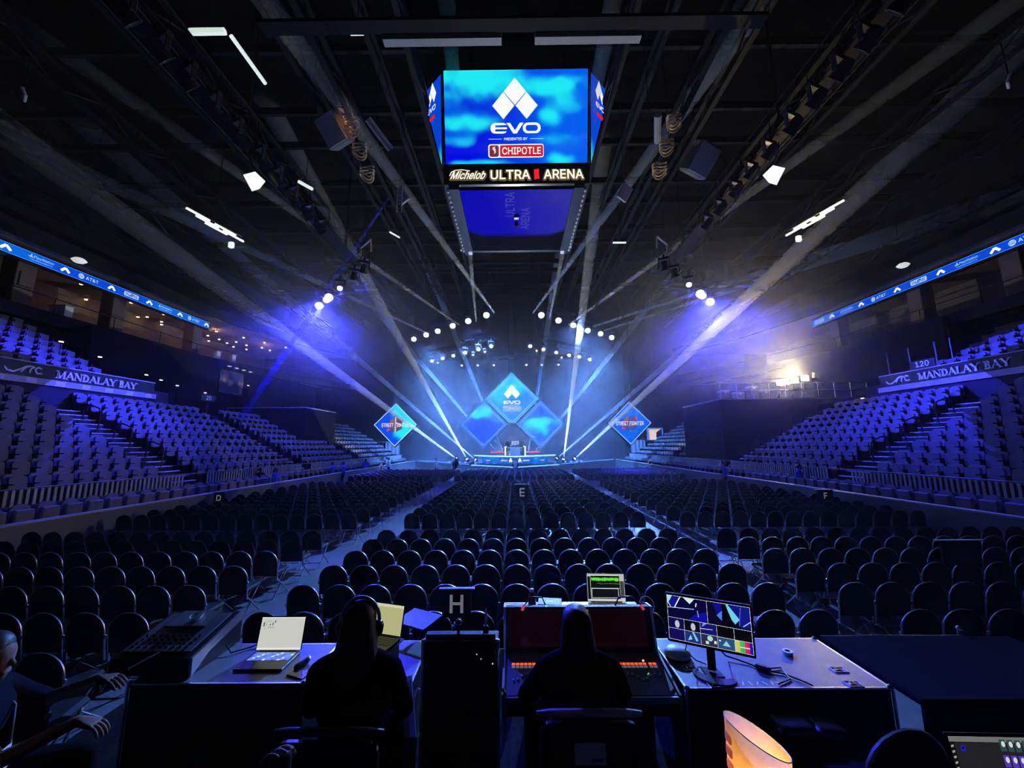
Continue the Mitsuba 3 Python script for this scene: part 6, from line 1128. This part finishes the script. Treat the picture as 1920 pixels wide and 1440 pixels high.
part(la, 'rim', tube(np.vstack([V[:40], V[:1]]), .0012, 5), 'white_paint'); part(la, 'base', lathe([(0, 0), (.075, 0), (.075, .012), (0, .014)], 24, (LX, LY, 1.79)), 'wood_brown'); part(la, 'bulb', lathe([(0, .0), (.022, .01), (.03, .03), (.022, .052), (0, .06)], 16, (LX + .018, LY - .0, 1.965)), 'white_paint', True, emitter=em((255, 205, 112), 19, .5)); part(la, 'socket', rod((LX + .012, LY, 1.80), (LX + .018, LY, 1.97), .014, 8), 'plastic_black')
for i in range(9): part(la, 'paper_tab', cb(LX - LR - .004, LX - LR + .001, LY - .012, LY + .012, 1.83 + .03 * i, 1.848 + .03 * i, .001), 'shade_paper')
def daw(w, h, b):
    x0, x1, y1 = -w / 2 + b, w / 2 - b, h - b; it = [(sbox(x0, b, x1, y1), (38, 38, 40)), (sbox(x0, y1 - .012, x1, y1), (120, 122, 120)), (sbox(x0, b, x0 + .012, y1 - .012), (20, 20, 22)), *[(Polygon([(x0 + .002, y1 - .02 - .012 * i), (x0 + .009, y1 - .018 - .012 * i), (x0 + .009, y1 - .023 - .012 * i), (x0 + .002, y1 - .025 - .012 * i)]), (170, 170, 165)) for i in range(12)]]
    it += [(rrect(.012, .014, .003, x0 + .03, y1 - .025), (40, 30, 200)), (Point(x0 + .03, y1 - .024).buffer(.003), (15, 10, 60))]
    for i in range(5):
        for j in range(3): it += [(sbox(x0 + .125 + .018 * i, y1 - .03 - .034 * j, x0 + .14 + .018 * i, y1 - .004 - .034 * j), (50, 80, 85) if j == 0 else (92, 62, 200)), (affinity.scale(Point(x0 + .134 + .018 * i, y1 - .014 - .034 * j).buffer(.006), .8, 1.1), (232, 234, 225))]
    return it
laptop('laptop', 'laptop with a dark editing screen and white dots in the bottom right corner', (1.315, 1.15, 1.79), .335, .235, -.03, .12, daw, mat='plastic_black', bezel=.006, g=.8)
# drink can in the raised hand
k = thing('drink_can', 'open drink can seen from above in the raised hand at the bottom', 'can'); CX, CY, CZ = -.803, 1.485, 1.655
part(k, 'body', lathe([(0, 0), (.024, 0), (.031, .01), (.031, .105), (.026, .118)], 24, (CX, CY, CZ)), 'fixture_black', 30); part(k, 'lid', lathe([(.026, .118), (.0255, .12), (.024, .114), (0, .114)], 24, (CX, CY, CZ)), 'chrome', 30); part(k, 'pull_tab', mv(prism(rrect(.012, .02, .005).difference(rrect(.006, .008, .002, 0, .003)), .002), mat4((CX - .003, CY + .004, CZ + .1155), .5)), 'aluminium'); part(k, 'opening', mv(prism(affinity.scale(Point(0, 0).buffer(.008), 1.2, .8), .0008), mat4((CX + .009, CY - .008, CZ + .1142))), 'screen_off')
for i, (p, rz, lab) in enumerate((((-3.35, 2.95, .5), .3, 'black folding chair with a pale bracket left of the desk mixer'),)):
    key = thing('spare_folding_chair', lab, 'chair'); copies(key, chair_parts, mat4(p, rz))
